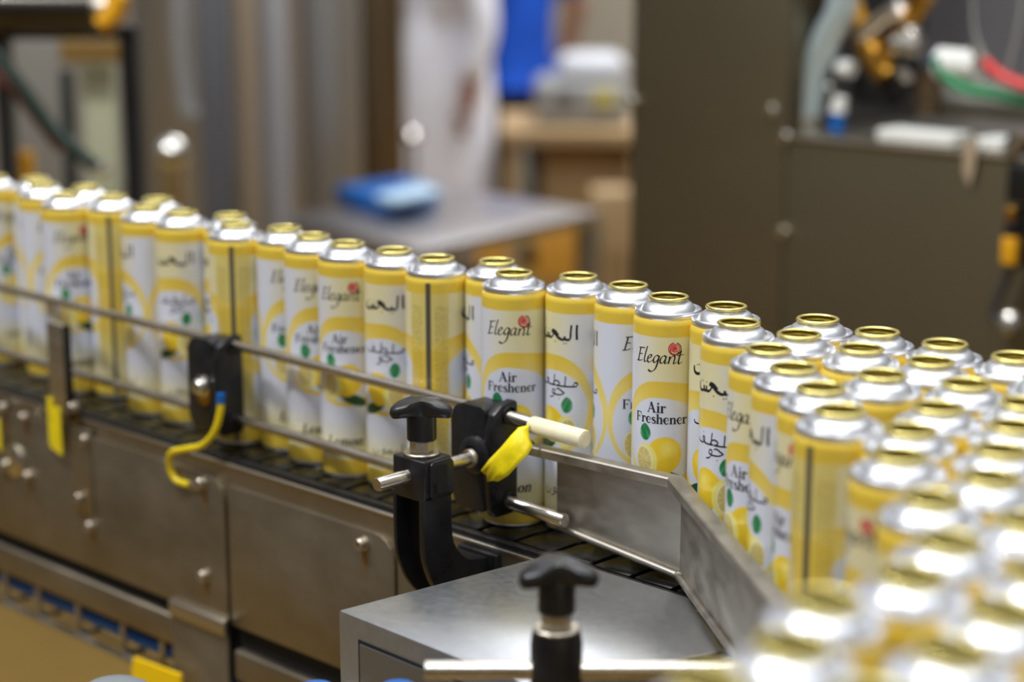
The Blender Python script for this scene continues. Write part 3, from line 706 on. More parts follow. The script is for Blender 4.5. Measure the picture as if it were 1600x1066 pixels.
# ---- foreground knob clamp and rod
kp = at_d(870, 889, 20.4); kz = kp[2]-.52
fc = thing('rod_clamp', (kp[0], -kp[1], 0), 'blurred black rod clamp with knob standing in the foreground at the bottom edge', 'clamp')
knob(fc, (kp[0], -kp[1], kz), Matrix.Rotation(lobe_turn((kp[0], -kp[1], 0))+.12, 4, 'Z'))
an2 = math.atan2(-N2[1], N2[0])
under(MB().lathe([(.30, -1.5), (.30, -.36), (.29, -.30), (.27, -.22)], (kp[0], -kp[1], kz), 32, capb=True).build('clamp_head', blackp), fc)
under(MB().lathe([(.22, -3.2), (.24, -1.5)], (kp[0], -kp[1], kz), 24).build('clamp_post', blackp), fc)
rz2 = at_d(740, 1058, 20.2)[2]
dv = Vector((N2[0], -N2[1], 0))
dv = Vector((Vector(xyz(at_d(645, 1046, 20.6)))-Vector(xyz(at_d(1165, 1034, 20.6)))).to_2d().to_3d()).normalized()
kc = Vector((kp[0], -kp[1], rz2))
fr = MB().tube([kc+dv*1.52, kc+dv*1.5, kc-dv*2.15], [.10, .115, .115], 24)
tag(fr.build('guide_rod', tube_steel), 'blurred horizontal steel rod in the foreground at the bottom edge', 'rod')
# ================================================================ BENT STEEL GUIDE
gd = thing('bent_guide', (3.7, -.6, .1), 'bent stainless guide plate steering the cans from the file into the crowd', 'guide')
G0 = at_t(880, 705, .50); gs0 = G0[0]
zt, zb = 1.55, .13
def gpart(mb, n, m=flange_steel): return under(mb.build(n, m), gd)
y0 = -.52; y1 = -.6
def wallseg(a, b, z0a, z1a, z0b, z1b, th, nrm, name, m=flange_steel):
    a = Vector((a[0], a[1], 0)); b = Vector((b[0], b[1], 0)); n_ = Vector((nrm[0], nrm[1], 0))*th
    vs = [a+Vector((0, 0, z0a)), b+Vector((0, 0, z0b)), b+Vector((0, 0, z1b)), a+Vector((0, 0, z1a))]
    vs2 = [v+n_ for v in vs]
    return gpart(MB().add(vs+vs2, [(0, 1, 2, 3), (7, 6, 5, 4), (0, 4, 5, 1), (1, 5, 6, 2), (2, 6, 7, 3), (3, 7, 4, 0)]), name, m)
bend = (3.7, -.6); strt = (gs0-.12, -.5)
e2 = Q(8.1); end2 = (e2[0], -e2[1])
wallseg(strt, bend, zb+.16, zt-.08, zb, zt, .03, (0, 1), 'plate')
wallseg(bend, end2, zb, zt, .5, zt+.30, .03, (.63, .777), 'plate')
# folded lips along the top and the round hem along the foot
def lip(a, b, za, zbb, w, n_, name):
    a = Vector((a[0], a[1], za)); b = Vector((b[0], b[1], zbb)); n_ = Vector((n_[0], n_[1], 0))
    mb = MB(); d = .12
    prof = [(0.03, 0), (0, .02), (-w, .02), (-w-.02, 0), (-w-.02, -d), (-w, -d), (-w+.012, -.03), (.0, -.03)]
    vs = [a+n_*p*1+Vector((0, 0, q)) for p, q in prof]+[b+n_*p+Vector((0, 0, q)) for p, q in prof]; k = len(prof)
    mb.add(vs, [(i, (i+1) % k, k+(i+1) % k, k+i) for i in range(k)]+[tuple(range(k))[::-1], tuple(range(k, 2*k))])
    return gpart(mb, name, flange_steel)
lip((gs0-.5, strt[1]), (bend[0], bend[1]), zt-.1, zt, .19, (0, 1), 'top_lip')
lip((bend[0]+.0, bend[1]), end2, zt, zt+.30, .19, (.63, .777), 'top_lip')
gpart(MB().tube([(gs0-.05, strt[1]-.05, zb+.16), (bend[0], bend[1]-.05, zb)], .05, 12), 'foot_hem')
gpart(MB().tube([(bend[0], bend[1]-.05, zb), (end2[0]-.03, end2[1]-.04, .5)], .05, 12), 'foot_hem')
gpart(MB().lathe([(.0, 0), (.06, .01), (.07, .04), (.04, .07), (0, .08)], (bend[0]+.02, bend[1]-.05, zb-.02), 12), 'weld_bead')
# ================================================================ GEARBOX COVER
gb = thing('drive_cover', (1, -3, -6), 'flat stainless box cover in front of the conveyor, scratched top', 'cover')
ZB = .09
A = at_z(528, 953, ZB); Bq = at_z(868, 862, ZB); Cq = at_z(1078, 932, ZB); Dq = at_z(1150, 1040, ZB); A2 = at_z(760, 1045, ZB)
Ax, Bx, Cx = [Vector(xyz(p)).to_2d() for p in (A, Bq, Cq)]; print('box', Ax, Bx, Cx); Bx.y = min(Bx.y, -1.12); Cx.y = min(Cx.y, -1.12)
dirf = (Vector(xyz(A2)).to_2d()-Ax).normalized(); F1 = Ax+dirf*3.6; dr = (Vector(xyz(Dq)).to_2d()-Cx).normalized()
Gx = Cx+dr*1.95
top = [tuple(Ax), tuple(F1), tuple(Gx), tuple(Cx), tuple(Bx)]
under(MB().prism(top, -7.5, ZB, plane='xy', bev=.045).build('cover_shell', box_steel), gb)
# framed recess on the front face
nrm = Vector((-dirf.y, dirf.x)); nrm = -nrm if nrm.dot(Vector((0, -1))) < 0 else nrm
def fp(a, z, o): q = Ax+dirf*a+nrm*o; return (q.x, q.y, z)
def slab(a0, a1, z0, z1, o0, o1, name, m):
    vs = [fp(a0, z0, o0), fp(a1, z0, o0), fp(a1, z1, o0), fp(a0, z1, o0), fp(a0, z0, o1), fp(a1, z0, o1), fp(a1, z1, o1), fp(a0, z1, o1)]
    mb = MB(); bm = bmesh.new(); bv = [bm.verts.new(v) for v in vs]
    for q in ((0, 3, 2, 1), (4, 5, 6, 7), (0, 1, 5, 4), (1, 2, 6, 5), (2, 3, 7, 6), (3, 0, 4, 7)): bm.faces.new([bv[i] for i in q])
    bmesh.ops.recalc_face_normals(bm, faces=bm.faces[:]); mb.frombm(bm); return under(mb.build(name, m), gb)
slab(.42, 3.3, -4.5, ZB-.30, .0, .012, 'panel_gap', darkgap)
slab(.47, 3.25, -4.5, ZB-.35, .0, .03, 'front_panel', mat('dull_steel', (150, 152, 156), .5, 1))
Mb = Matrix.Translation(fp(.16, ZB-1.12, 0)) @ Matrix.Rotation(math.atan2(nrm.y, nrm.x), 4, 'Z') @ Matrix.Rotation(PI/2, 4, 'Y')
under(MB().lathe([(.14, 0), (.14, .03), (.1, .04), (.1, .14), (.08, .16), (.05, .16), (.045, .1), (0, .1)], seg=24, M=Mb).build('screw', bright_steel), gb)
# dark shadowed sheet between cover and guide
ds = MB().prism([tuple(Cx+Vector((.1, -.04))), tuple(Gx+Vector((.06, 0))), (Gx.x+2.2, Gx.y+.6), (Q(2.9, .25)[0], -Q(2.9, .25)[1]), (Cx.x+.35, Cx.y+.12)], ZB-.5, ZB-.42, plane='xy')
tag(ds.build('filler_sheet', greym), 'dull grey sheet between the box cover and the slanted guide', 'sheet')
# blue air fittings at the lower edge
for (x_, y_, dp, lab) in ((495, 1084, 22.2, 'blue air fitting left of the box cover screw'), (622, 1084, 21.3, 'blue air fitting under the rod end')):
    p = xyz(at_d(x_, y_, dp)); t_ = thing('air_fitting', (p[0], p[1], p[2]-.3), lab, 'fitting')
    under(MB().lathe([(.0, .12), (.2, .1), (.24, .02), (.24, -.4), (.18, -.45)], p, 20).build('cap', blue), t_)
    under(MB().lathe([(.12, -.45), (.12, -1.6)], p, 14).build('stem', steel), t_)
# grey dome and yellow label at the lower left
p = xyz(at_d(178, 1068, 26)); t_ = thing('motor_housing', (p[0], p[1], p[2]-1), 'rounded grey housing peeking in at the lower left edge', 'housing')
under(MB().lathe([(.62, -2), (.62, -.3), (.55, -.12), (.4, -.03), (.2, 0), (0, .01)], p, 32).build('shell', mat('grey_casting', (120, 126, 130), .4)), t_)
q = [xyz(at_t(*p_, 1.35)) for p_ in ((208, 1028), (282, 1055), (282, 1085), (205, 1085))]
tag(MB().prism([(v[0], v[2]) for v in q], -1.36, -1.30).build('yellow_tag', mat('bright_yellow', (250, 206, 0), .5)), 'bright yellow plate below the cable tray at the lower left', 'plate')
# ================================================================ LEFT BRACKET, TAGS
p0 = at_t(90, 520, 1.15); t_ = thing('rail_bracket', (p0[0], -1.15, p0[2]-2), 'flat steel bracket holding the rails near the left picture edge', 'bracket')
zt_ = at_t(90, 505, 1.15)[2]; zb_ = at_t(90, 640, 1.15)[2]; sa_ = at_t(78, 560, 1.15)[0]; sb_ = at_t(103, 560, 1.15)[0]
under(MB().box(sa_, sb_, -1.2, -1.1, zb_, zt_, .02).build('bracket_bar', steel), t_)
under(MB().box(sb_+.0, sb_+.07, -1.2, -1.06, zb_-.1, zt_, .01).build('bracket_edge', blackp), t_)
def ytag(x0, y0, x1, y1, lab):
    a = at_t(x0, y0, 1.22); b = at_t(x1, y1, 1.22); w_ = b[0]-a[0]
    tag(MB().prism([(a[0], a[2]), (a[0]+w_*.4, a[2]-.02), (a[0]+w_*.45, a[2]-.16), (b[0], a[2]-.16), (b[0], b[2]), (a[0]+w_*.2, b[2]+.08), (a[0], b[2]+.14)], -1.235, -1.215).build('tape_tag', ylw), lab, 'tape')
ytag(74, 620, 98, 712, 'yellow tape strip hanging under the left rail bracket')
ytag(-12, 640, 3, 706, 'yellow tape strip cut by the left picture edge')
# ================================================================ RIGHT MACHINE CABINET
TC = -23.2
L985 = at_t(985, 300, TC)[0]; L1225 = at_t(1225, 300, TC)[0]; ZL = at_t(1225, 210, TC)[2]
cabt = thing('machine_cabinet', (L985, -TC, FZ), 'tall brown grey stainless machine cabinet with open window, at right', 'machine')
def kp_(mb, n, m): return under(mb.build(n, m), cabt)
yc = -TC
kp_(MB().box(L985, L1225, yc, yc+1.0, FZ, 24, .04), 'column_panel', cab_steel)
kp_(MB().box(L1225+.03, L1225+22, yc, yc+.6, FZ, ZL, .04), 'lower_panel', cab_steel)
kp_(MB().box(L1225+.03, L1225+22, yc-.1, yc+7, ZL-.1, ZL+.02, .03), 'window_sill', steel)
kp_(MB().box(L1225, L1225+22, yc+7, yc+7.4, FZ, 24), 'rear_panel', mat('inner_panel', (120, 118, 120), .5, .6))
kp_(MB().box(L1225-.6, L1225, yc+1, yc+7, FZ, 24), 'inner_side_panel', mat('inner_side', (120, 120, 118), .35, 1))
for x_, y_ in ((988, 160), (1206, 173), (1228, 215), (1224, 363)):
    p = at_t(x_, y_, TC)
    kp_(MB().lathe([(.2, 0), (.2, .05), (.15, .14), (0, .17)], (p[0], yc, p[2]), 16, 'y'), 'dome_screw', bright_steel)
def cobj(x_, y_, dt, back=False): p = at_t(x_, y_, TC-dt); return Vector((p[0], -p[1], p[2]))
# contents of the window
t_ = thing('suction_pipe', cobj(1265, 200, 1), 'curved shiny steel pipe inside the cabinet window at left', 'pipe')
pts = [cobj(x_, y_, 1.2) for x_, y_ in ((1258, 204), (1264, 160), (1272, 110), (1292, 60), (1312, 20), (1320, -30))]
under(MB().tube(catmull(pts, 6), .42, 18).build('pipe', mat('pale_pipe', (205, 222, 226), .3, .5)), t_)
under(MB().lathe([(.5, 0), (.5, .3), (.42, .34)], pts[0]+Vector((0, 0, .12)), 20).build('pipe_flange', steel), t_)
t_ = thing('valve_block', cobj(1380, 160, 2), 'cluster of bronze and steel valve fittings in the cabinet window', 'valve')
def vb(a, b, r_, m, n, dt=2.0):
    under(MB().tube([cobj(*a, dt), cobj(*b, dt)], r_, 14).build(n, m), t_)
vb((1322, -20), (1352, 60), .26, orange, 'yellow_arm'); vb((1448, -10), (1405, 55), .3, brass, 'bronze_arm'); vb((1352, 60), (1388, 120), .42, brass, 'bronze_body')
vb((1345, 55), (1400, 15), .25, steel, 'steel_link', 1.7); vb((1400, 10), (1425, 60), .3, bright_steel, 'steel_link'); vb((1400, 70), (1440, 75), .32, bright_steel, 'coupling', 1.6)
vb((1312, 106), (1332, 108), .24, white, 'white_cap', 1.5); vb((1345, 135), (1400, 140), .5, blackm, 'black_body', 2.6); vb((1412, 90), (1405, 150), .24, blackm, 'black_elbow', 2.2)
vb((1415, 115), (1412, 118), .28, steel, 'nut', 1.5); vb((1450, 110), (1450, 180), .38, mat('bronze_dark', (110, 92, 70), .5, .8), 'column', 2.4); vb((1395, 65), (1380, 90), .3, brass, 'bronze_body', 1.8)
vb((1296, 138), (1300, 140), .2, bright_steel, 'nut', 1.2)
t_ = thing('blue_fitting', cobj(1307, 200, .6), 'small blue fitting with white cap standing on the cabinet sill', 'fitting')
under(MB().tube([cobj(1307, 206, .6), cobj(1309, 175, .6)], .22, 14).build('fitting_body', blue), t_)
under(MB().tube([cobj(1309, 175, .6), cobj(1314, 152, .6)], [.24, .18], 14).build('fitting_cap', white), t_)
def hose(pts, r_, m, lab, n='hose', dt=1.0):
    tag(MB().tube(catmull([cobj(*p, dt) for p in pts], 6), r_, 12).build(n, m), lab, 'hose')
hose([(1462, 90), (1475, 115), (1500, 136), (1522, 142), (1550, 146), (1600, 156), (1660, 168)], .16, green, 'green pneumatic hose curving behind the cabinet window')
hose([(1538, 96), (1560, 116), (1600, 134), (1660, 150)], .16, red, 'red pneumatic hose at the right of the cabinet window', dt=.7)
hose([(1520, -20), (1522, 40), (1532, 80)], .04, greyp, 'thin clear tube hanging down to the cylinder in the window', dt=.9)
hose([(1600, -20), (1590, 50), (1575, 110)], .05, greyp, 'thin grey tube hanging at the far right of the window', dt=.9)
t_ = thing('air_cylinder', cobj(1500, 100, 1), 'white pneumatic cylinder between green and red hose', 'cylinder')
under(MB().tube([cobj(1468, 98, 1.3), cobj(1530, 104, 1.3)], .42, 20).build('barrel', white), t_)
under(MB().tube([cobj(1462, 96, 1.3), cobj(1468, 97, 1.3)], .3, 16).build('end_cap', blue), t_)
under(MB().tube([cobj(1524, 70, 1.2), cobj(1534, 92, 1.2)], .2, 14).build('port', bright_steel), t_)
t_ = thing('cross_bar', cobj(1530, 150, 3), 'grey steel bar crossing the cabinet window behind the hoses', 'bar')
under(MB().tube([cobj(1440, 150, 3.4), cobj(1700, 168, 3.4)], .55, 4).build('bar', greym, smooth=False), t_)
for x0_, x1_, lab in ((1382, 1500, 'white flat block lying on the cabinet sill'), (1535, 1580, 'short white block at the right end of the cabinet sill')):
    a = cobj(x0_, 200, .5); b = cobj(x1_, 200, .5)
    tag(MB().box(a.x, b.x, yc+.1, yc+1.2, ZL+.05, ZL+.38, .06).build('white_block', white), lab, 'block')
a = cobj(1585, 200, .5); tag(MB().box(a.x, a.x+1.2, yc+.1, yc+.9, ZL+.02, ZL+.5, .05).build('black_block', blackp), 'black block at the right end of the cabinet sill', 'block')
a = cobj(1518, 215, 0); tag(MB().prism([(a.x-.12, ZL+.3), (a.x+.25, ZL+.38), (a.x+.22, ZL-.3), (a.x+.1, ZL-.9), (a.x-.1, ZL-.5)], yc-.16, yc-.1).build('cloth_tag', mat('beige_tag', (170, 150, 124), .8)), 'small beige tag hanging over the cabinet sill', 'tag')
# hanging sensor at the right edge
t_ = thing('light_sensor', cobj(1585, 420, -.8), 'black and yellow sensor hanging at the right picture edge', 'sensor')
def sb(x0, x1, y0, y1, m, n, dt=-.8):
    a = cobj(x0, y0, dt); b = cobj(x1, y1, dt); under(MB().box(a.x, b.x, a.y-.25, a.y+.25, b.z, a.z, .05).build(n, m), t_)
sb(1576, 1592, 322, 345, brass, 'amber_cap'); sb(1576, 1592, 345, 368, blackm, 'black_collar'); sb(1572, 1592, 368, 414, orange, 'yellow_barrel'); sb(1582, 1625, 255, 320, blackm, 'head'); sb(1593, 1625, 320, 420, blackm, 'holder', -.6)
under(MB().tube([cobj(1578, 245, -.7), cobj(1600, 210, -.7)], .18, 12).build('silver_arm', steel), t_)
tag(MB().tube(catmull([cobj(x_, y_, -.6) for x_, y_ in ((1580, 416), (1568, 445), (1555, 475), (1553, 495), (1565, 508))], 6), .13, 12).build('sensor_cable', mat('dark_grey_rubber', (60, 58, 56), .5)), 'dark cable curving down from the yellow sensor', 'cable')
p = cobj(1578, 503, -.6); tag(MB().lathe([(0, .3), (.2, .26), (.32, .1), (.34, -.15), (.2, -.32), (0, -.35)], p, 20).build('silver_foot', bright_steel), 'round polished metal foot below the sensor cable', 'foot')
# ================================================================ LEFT MACHINE FRAME
mf = thing('packing_machine', xyz(at_d(197, 330, 60)), 'black frame of a machine at the upper left, with parts inside', 'machine')
def D(x_, y_, dp): return Vector(xyz(at_d(x_, y_, dp)))
YB = math.atan2(-N[1], E[1])             # view direction angle in scene axes
def fbox(x0, x1, y0, y1, dp, th, m, n, par, bev=.03):
    """box facing the viewer direction at depth dp; the pixel window is only used to find its size"""
    a = D(x0, y0, dp); b = D(x1, y0, dp); z0 = D((x0+x1)/2, y1, dp).z; z1 = D((x0+x1)/2, y0, dp).z
    L_ = (b-a).to_2d().length; ang = math.atan2(b.y-a.y, b.x-a.x)
    M = Matrix.Translation((a.x, a.y, 0)) @ Matrix.Rotation(ang, 4, 'Z')
    mb = MB().box(0, L_, 0, th, z0, z1, bev, M=M)
    return under(mb.build(n, m), par) if par else mb.build(n, m)
fbox(184, 212, 40, 700, 58, 1, blackm, 'post', mf); fbox(-200, 212, 44, 62, 58, 1, blackm, 'beam', mf)
fbox(-14, 6, 60, 700, 58, 1, blackm, 'post', mf); fbox(92, 108, 110, 700, 62, .6, mat('dark_green_black', (20, 28, 24), .5), 'inner_post', mf)
fbox(128, 176, 98, 330, 66, .4, clearm, 'pale_panel', mf); fbox(20, 92, 62, 360, 68, .4, greym, 'grey_panel', mf); fbox(92, 190, 64, 98, 65, .5, mat('ochre_plate', (120, 92, 40), .5), 'ochre_plate', mf)
fbox(-60, 200, 330, 700, 70, .4, greym, 'lower_panel', mf)
p = D(160, 262, 64); under(MB().lathe([(0, .3), (.25, .2), (.33, 0), (.25, -.2), (0, -.3)], p, 16).build('steel_knob', bright_steel), mf)
fbox(6, 48, 238, 330, 60, .5, orange, 'yellow_guard', mf)
tag(MB().tube(catmull([D(x_, y_, 55) for x_, y_ in ((-30, 70), (0, 95), (40, 145), (80, 200), (120, 235), (150, 262))], 6), .21, 12).build('hose', greend), 'dark green hose crossing the black machine frame diagonally', 'hose')
tag(MB().tube(catmull([D(x_, y_, 56) for x_, y_ in ((-30, 95), (20, 140), (60, 190), (95, 235))], 6), .14, 12).build('hose', mat('dark_red_hose', (92, 40, 34), .5)), 'dark red hose beside the green one in the black frame', 'hose')
t_ = thing('motor', D(60, 44, 56), 'dark shiny motor on top of the black machine frame, upper left', 'motor')
a = D(-120, 12, 57); b = D(150, 14, 57); under(MB().tube([a, b], .72, 24).build('motor_barrel', mat('dark_metal', (84, 80, 74), .25, 1)), t_)
under(MB().tube([b, b+(b-a).normalized()*.35], .5, 20).build('motor_cap', steel), t_)
under(MB().tube([D(158, 40, 56), D(178, 22, 56), D(188, -10, 56)], [.28, .34, .3], 14).build('amber_elbow', orange), t_)
# ================================================================ TANKS AND COLUMNS
def tank(xc, dp, rpx, lab, m=tank_steel, top=None, n='steel_tank'):
    c = D(xc, 300, dp); r_ = rpx*dp/FPX; c.z = 0
    t_ = thing(n, (c.x, c.y, FZ), lab, 'tank')
    zt = top if top is not None else 34
    under(MB().lathe([(r_*.9, FZ+2), (r_, FZ+2.6), (r_, zt-.6), (r_*.85, zt), (0, zt+.3)], (c.x, c.y, 0), 48).build('shell', m), t_)
    for k in range(3):
        a = k*2.1+.4; under(MB().lathe([(.5, FZ), (.5, FZ+2.6)], (c.x+r_*.7*math.cos(a), c.y+r_*.7*math.sin(a), 0), 12).build('leg', steel), t_)
    under(MB().lathe([(r_+.02, 6), (r_+.12, 6.1), (r_+.12, 6.4), (r_+.02, 6.5)], (c.x, c.y, 0), 48).build('weld_band', m), t_)
    return t_
tank(345, 92, 128, 'wide blurred stainless tank behind the left end of the file')
tank(505, 102, 62, 'narrow blurred stainless tank right of the wide tank')
tank(590, 108, 44, 'brown tinted blurred column left of the person in white', mat('brown_tank', (140, 122, 98), .4, 1))
fbox(205, 262, -30, 600, 99, 4, mat('brown_sheet', (132, 120, 112), .45, 1), 'side_sheet', thing('steel_screen', D(235, 400, 99), 'brownish steel screen between the black frame and the wide tank', 'screen'))
sc2 = thing('tank_streaks', D(330, 400, 82), 'added vertical strips coloured as light and dark streaks of the wide tank', 'screen')
fbox(304, 352, -40, 560, 82, .5, mat('dark_grey_sheet', (92, 92, 96), .55, .5), 'dark_streak', sc2); fbox(362, 398, -40, 560, 83, .4, mat('tan_sheet', (138, 122, 102), .55, .3), 'tan_streak', sc2)  # sheets added to imitate the tank's light and dark streaks by colour
fbox(402, 446, -40, 560, 84, .4, mat('light_sheet', (150, 148, 150), .5, .4), 'light_streak', sc2)
t_ = thing('hanging_pipe', D(285, 100, 84), 'light grey vertical pipe hanging left of the wide tank', 'pipe')
under(MB().tube([D(280, -60, 84), D(282, 60, 84), D(290, 165, 84), D(300, 182, 84)], .42, 16).build('pipe', mat('pale_grey_metal', (160, 160, 160), .4, .4)), t_)
t_ = thing('steel_post', D(268, 330, 66), 'short polished post with ball top left of the wide tank', 'post')
c = D(268, 240, 66); under(MB().lathe([(.45, FZ-c.z), (.45, -.1), (.5, .0)], c, 24).build('post', steel), t_)
under(MB().lathe([(0, .62), (.3, .55), (.55, .3), (.62, 0), (.55, -.3), (.4, -.5)], c, 28).build('ball_top', bright_steel), t_)
t_ = thing('ball_valve', D(646, 215, 96), 'small polished ball handle beside the white coat', 'handle')
c = D(646, 212, 96); under(MB().lathe([(0, .45), (.3, .36), (.45, 0), (.3, -.36), (0, -.45)], c, 20).build('ball', bright_steel), t_)
under(MB().tube([c, c+Vector((0, 0, -13))], .16, 12).build('stalk', steel), t_)
# ================================================================ STEEL TABLE WITH BLUE BAG
TZ = -4.4
quad = [Vector(xyz(at_z(*p_, TZ))) for p_ in ((430, 338), (655, 392), (940, 330), (705, 293))]
tb = thing('steel_table', (quad[1].x, quad[1].y, FZ), 'blurred stainless table with a blue packet on it', 'table')
under(MB().prism([(v.x, v.y) for v in quad], TZ-.5, TZ, plane='xy', bev=.05).build('table_top', mat('table_steel', (188, 184, 186), .32, 1)), tb)
cen = sum(quad, Vector())/4
for v in quad:
    q = v+(cen-v)*.08; under(MB().box(q.x-.45, q.x+.45, q.y-.45, q.y+.45, FZ, TZ-.5, .05).build('leg', steel), tb)
t_ = thing('blue_packet', xyz(at_z(610, 330, TZ)), 'blue plastic packet with pale sheet lying on the steel table', 'packet')
q4 = [Vector(xyz(at_z(*p_, TZ))) for p_ in ((520, 318), (600, 336), (690, 320), (640, 300))]
under(MB().prism([(v.x, v.y) for v in q4], TZ, TZ+.9, plane='xy', bev=.3).build('packet', blue), t_)
q5 = [Vector(xyz(at_z(*p_, TZ+.9))) for p_ in ((585, 312), (615, 320), (690, 306), (660, 292))]
under(MB().prism([(v.x, v.y) for v in q5], TZ+.88, TZ+1.15, plane='xy', bev=.08).build('pale_sheet', mat('pale_blue_film', (176, 204, 224), .4)), t_)
# ================================================================ DESK AND GREY MACHINE
dk = thing('wooden_bench', D(880, 300, 135), 'pale brown bench behind the steel table', 'bench')
fbox(782, 1010, 205, 226, 130, 14, wood, 'bench_top', dk); fbox(786, 812, 226, 600, 131, 2, wood, 'leg', dk); fbox(848, 985, 232, 520, 133, 6, wood, 'bench_body', dk); fbox(985, 1015, 226, 600, 131, 2, wood, 'leg', dk)
gm = thing('grey_machine', D(910, 205, 132), 'blurred light grey bench machine with a yellow sticker', 'machine')
fbox(838, 985, 128, 197, 133, 8, greyp, 'machine_body', gm, .6); fbox(872, 982, 88, 128, 134, 6, mat('white_lid', (206, 208, 214), .4), 'machine_lid', gm, 1.0)
fbox(928, 962, 138, 166, 132.7, .2, mat('yellow_sticker', (190, 180, 90), .6), 'sticker', gm); fbox(868, 900, 140, 160, 132.7, .2, mat('dark_vent', (90, 90, 88), .6), 'vent', gm)
for x0_, x1_, y0_, y1_, lab in ((742, 790, 372, 430, 'small orange crate under the steel table at left'), (838, 905, 352, 440, 'orange crate under the steel table at right'), (925, 985, 300, 400, 'pale brown carton beside the cabinet edge')):
    o = fbox(x0_, x1_, y0_, y1_, 108, 3, mat('orange_crate', (196, 140, 44), .6) if 'orange' in lab else wood, 'storage_crate' if 'orange' in lab else 'carton', None, .2); tag(o, lab, 'crate')
o = fbox(876, 906, -60, 100, 200, 3, mat('tan_panel', (150, 132, 110), .7), 'wall_panel', None); tag(o, 'tan upright panel by the far wall right of the blue shirt', 'panel')
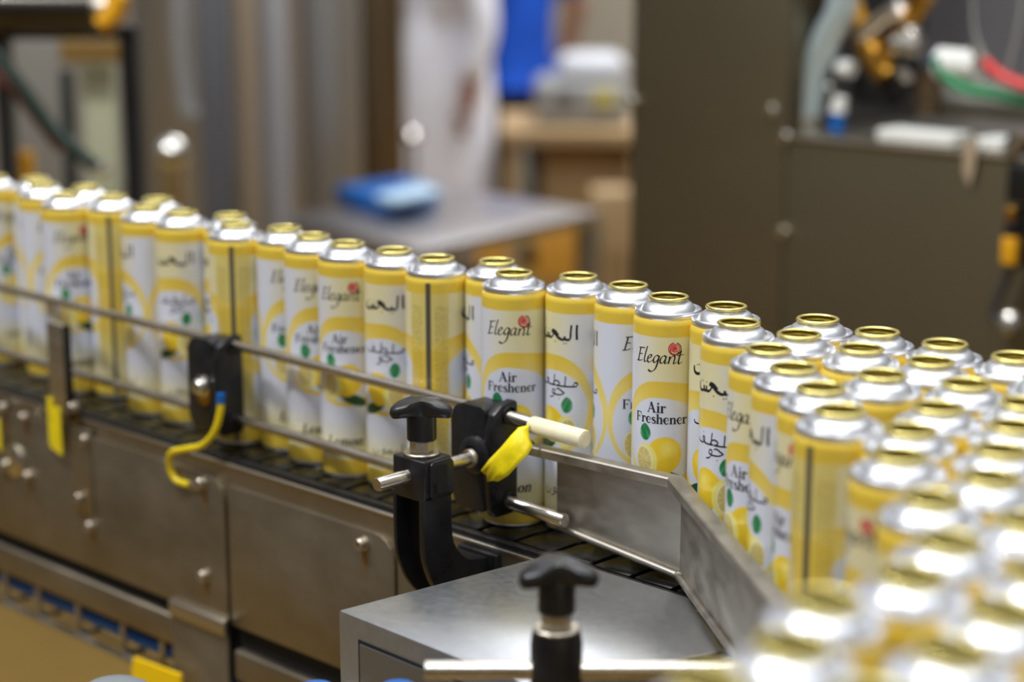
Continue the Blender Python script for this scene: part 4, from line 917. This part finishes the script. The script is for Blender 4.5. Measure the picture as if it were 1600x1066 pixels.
# ================================================================ PEOPLE
def skin_mesh(name, chain, m, par, sub=2):
    """chain: list of (points [(x,y,z,r)...], parent index path) in metres, local to par"""
    verts = []; edges = []; rad = []
    for pts, root in chain:
        prev = root
        for p in pts:
            verts.append(p[:3]); rad.append(p[3:5] if len(p) > 4 else (p[3], p[3])); k = len(verts)-1
            if prev is not None: edges.append((prev, k))
            prev = k
    me = bpy.data.meshes.new(name); me.from_pydata(verts, edges, []); me.update()
    o = bpy.data.objects.new(name, me); COL.objects.link(o); o.parent = par
    md = o.modifiers.new('skin', 'SKIN'); md.use_smooth_shade = True
    for i, r_ in enumerate(rad): me.skin_vertices[0].data[i].radius = r_
    me.skin_vertices[0].data[0].use_root = True
    s_ = o.modifiers.new('sub', 'SUBSURF'); s_.levels = sub; s_.render_levels = sub
    me.materials.append(m); return o
def person(loc, rz, lab, kind):
    """facing local -Y; origin on the floor, metres"""
    t_ = thing('person', loc, lab, 'person', rz=rz)
    # body: pelvis root, torso, head; legs; arms
    armL = [(.20, 0, 1.42, .055), (.25, .02, 1.18, .045), (.24, -.03, .95, .034), (.24, -.05, .87, .03)]
    armR = [(-.20, 0, 1.42, .055), (-.30, .04, 1.18, .045), (-.26, -.02, .95, .034), (-.25, -.05, .87, .03)]
    skin_mesh('body', [([(0, 0, .95, .13, .1), (0, 0, 1.12, .12, .095), (0, 0, 1.32, .15, .1), (0, 0, 1.46, .08, .07), (0, .0, 1.52, .055, .055), (0, -.01, 1.60, .085, .095), (0, -.01, 1.70, .08, .095), (0, 0, 1.755, .045, .055)], None),
      ([(.10, 0, .88, .085), (.11, -.02, .50, .06), (.11, .02, .10, .042), (.12, -.10, .04, .04)], 0), ([(-.10, 0, .88, .085), (-.11, .03, .50, .06), (-.11, .08, .10, .042), (-.12, -.03, .04, .04)], 0),
      (armL, 2), (armR, 2)], skin, t_)
    for (x_, y_, z_) in ((armL[-1][0:3]), (armR[-1][0:3])):
        for k in range(4): skin_mesh('finger', [([(x_-.024+k*.016, y_, z_-.01, .009), (x_-.026+k*.017, y_-.02, z_-.05, .008), (x_-.026+k*.017, y_-.015, z_-.085+.008*abs(k-1.5), .006)], None)], skin, t_, 1)
        skin_mesh('thumb', [([(x_-.02, y_-.01, z_+.01, .01), (x_-.045, y_-.03, z_-.03, .008)], None)], skin, t_, 1)
    skin_mesh('hair', [([(0, .03, 1.66, .085, .08), (0, .02, 1.73, .085, .09), (0, .0, 1.775, .05, .06)], None)], hairm, t_)
    mb = MB()
    k = 1/U
    for s_ in (-1, 1):
        mb.lathe([(0, .012*k), (.012*k, 0), (0, -.012*k)], (s_*.032*k, -.098*k, 1.655*k), 10)
    under_local = mb.build('eyes', hairm, t_)
    mb = MB().tube([(0, -.10*k, 1.66*k), (0, -.125*k, 1.625*k), (0, -.105*k, 1.615*k)], [.008*k, .014*k, .01*k], 8); mb.build('nose', skin, t_)
    for s_ in (-1, 1): MB().tube([(s_*.085*k, 0, 1.66*k), (s_*.095*k, .01*k, 1.63*k)], .014*k, 8).build('ear', skin, t_)
    MB().tube([(-.025*k, -.102*k, 1.585*k), (0, -.108*k, 1.583*k), (.025*k, -.102*k, 1.585*k)], .006*k, 8).build('mouth', mat('lips', (130, 70, 66), .5), t_)
    if kind == 'coat':
        MB().lathe([(.165*k, .30*k), (.185*k, .34*k), (.19*k, .6*k), (.185*k, .9*k), (.17*k, 1.1*k), (.12*k, 1.25*k)], seg=32).build('coat_skirt', whitecloth, t_)
        skin_mesh('white_coat', [([(0, 0, 1.0, .165, .15), (0, 0, 1.2, .16, .13), (0, 0, 1.38, .19, .13), (0, 0, 1.47, .10, .08)], None), ([(0, 0, .8, .16, .15), (0, 0, .55, .15, .14), (0, 0, .36, .13, .13)], 0),
          ([(.21, 0, 1.42, .075), (.26, .02, 1.18, .06), (.24, -.03, .98, .05)], 2), ([(-.21, 0, 1.42, .075), (-.31, .04, 1.19, .065), (-.27, -.02, .98, .05)], 2)], whitecloth, t_)
    else:
        skin_mesh('blue_shirt', [([(0, 0, .98, .17, .14), (0, 0, 1.2, .17, .13), (0, 0, 1.38, .19, .13), (0, 0, 1.47, .10, .08)], None), ([(0, 0, .84, .175, .145)], 0),
          ([(.21, 0, 1.42, .075), (.265, .03, 1.22, .065)], 2), ([(-.21, 0, 1.42, .075), (-.29, .04, 1.22, .065)], 2)], bluecloth, t_)
    skin_mesh('trousers', [([(0, 0, .90, .15, .12)], None), ([(.10, 0, .80, .10), (.11, -.02, .50, .078), (.11, .02, .12, .065)], 0), ([(-.10, 0, .80, .10), (-.11, .03, .50, .078), (-.11, .08, .12, .065)], 0)], blackcloth, t_)
    for s_ in (-1, 1):
        MB().box((s_*.115-.045)*k, (s_*.115+.045)*k, (-.17+.03*(s_ < 0))*k, (.08+.05*(s_ < 0))*k, 0, .085*k, .03*k).build('shoe', blackm, t_)
    return t_
a = D(697, 250, 136); person((a.x, a.y, FZ), YAW+.5, 'person in a long white coat standing beyond the steel table', 'coat')
a = D(812, 150, 162); person((a.x, a.y, FZ), YAW-1.0, 'person in blue shirt and black trousers, behind the white coat', 'shirt')
# ================================================================ OVERHEAD LAMPS OF THE HALL
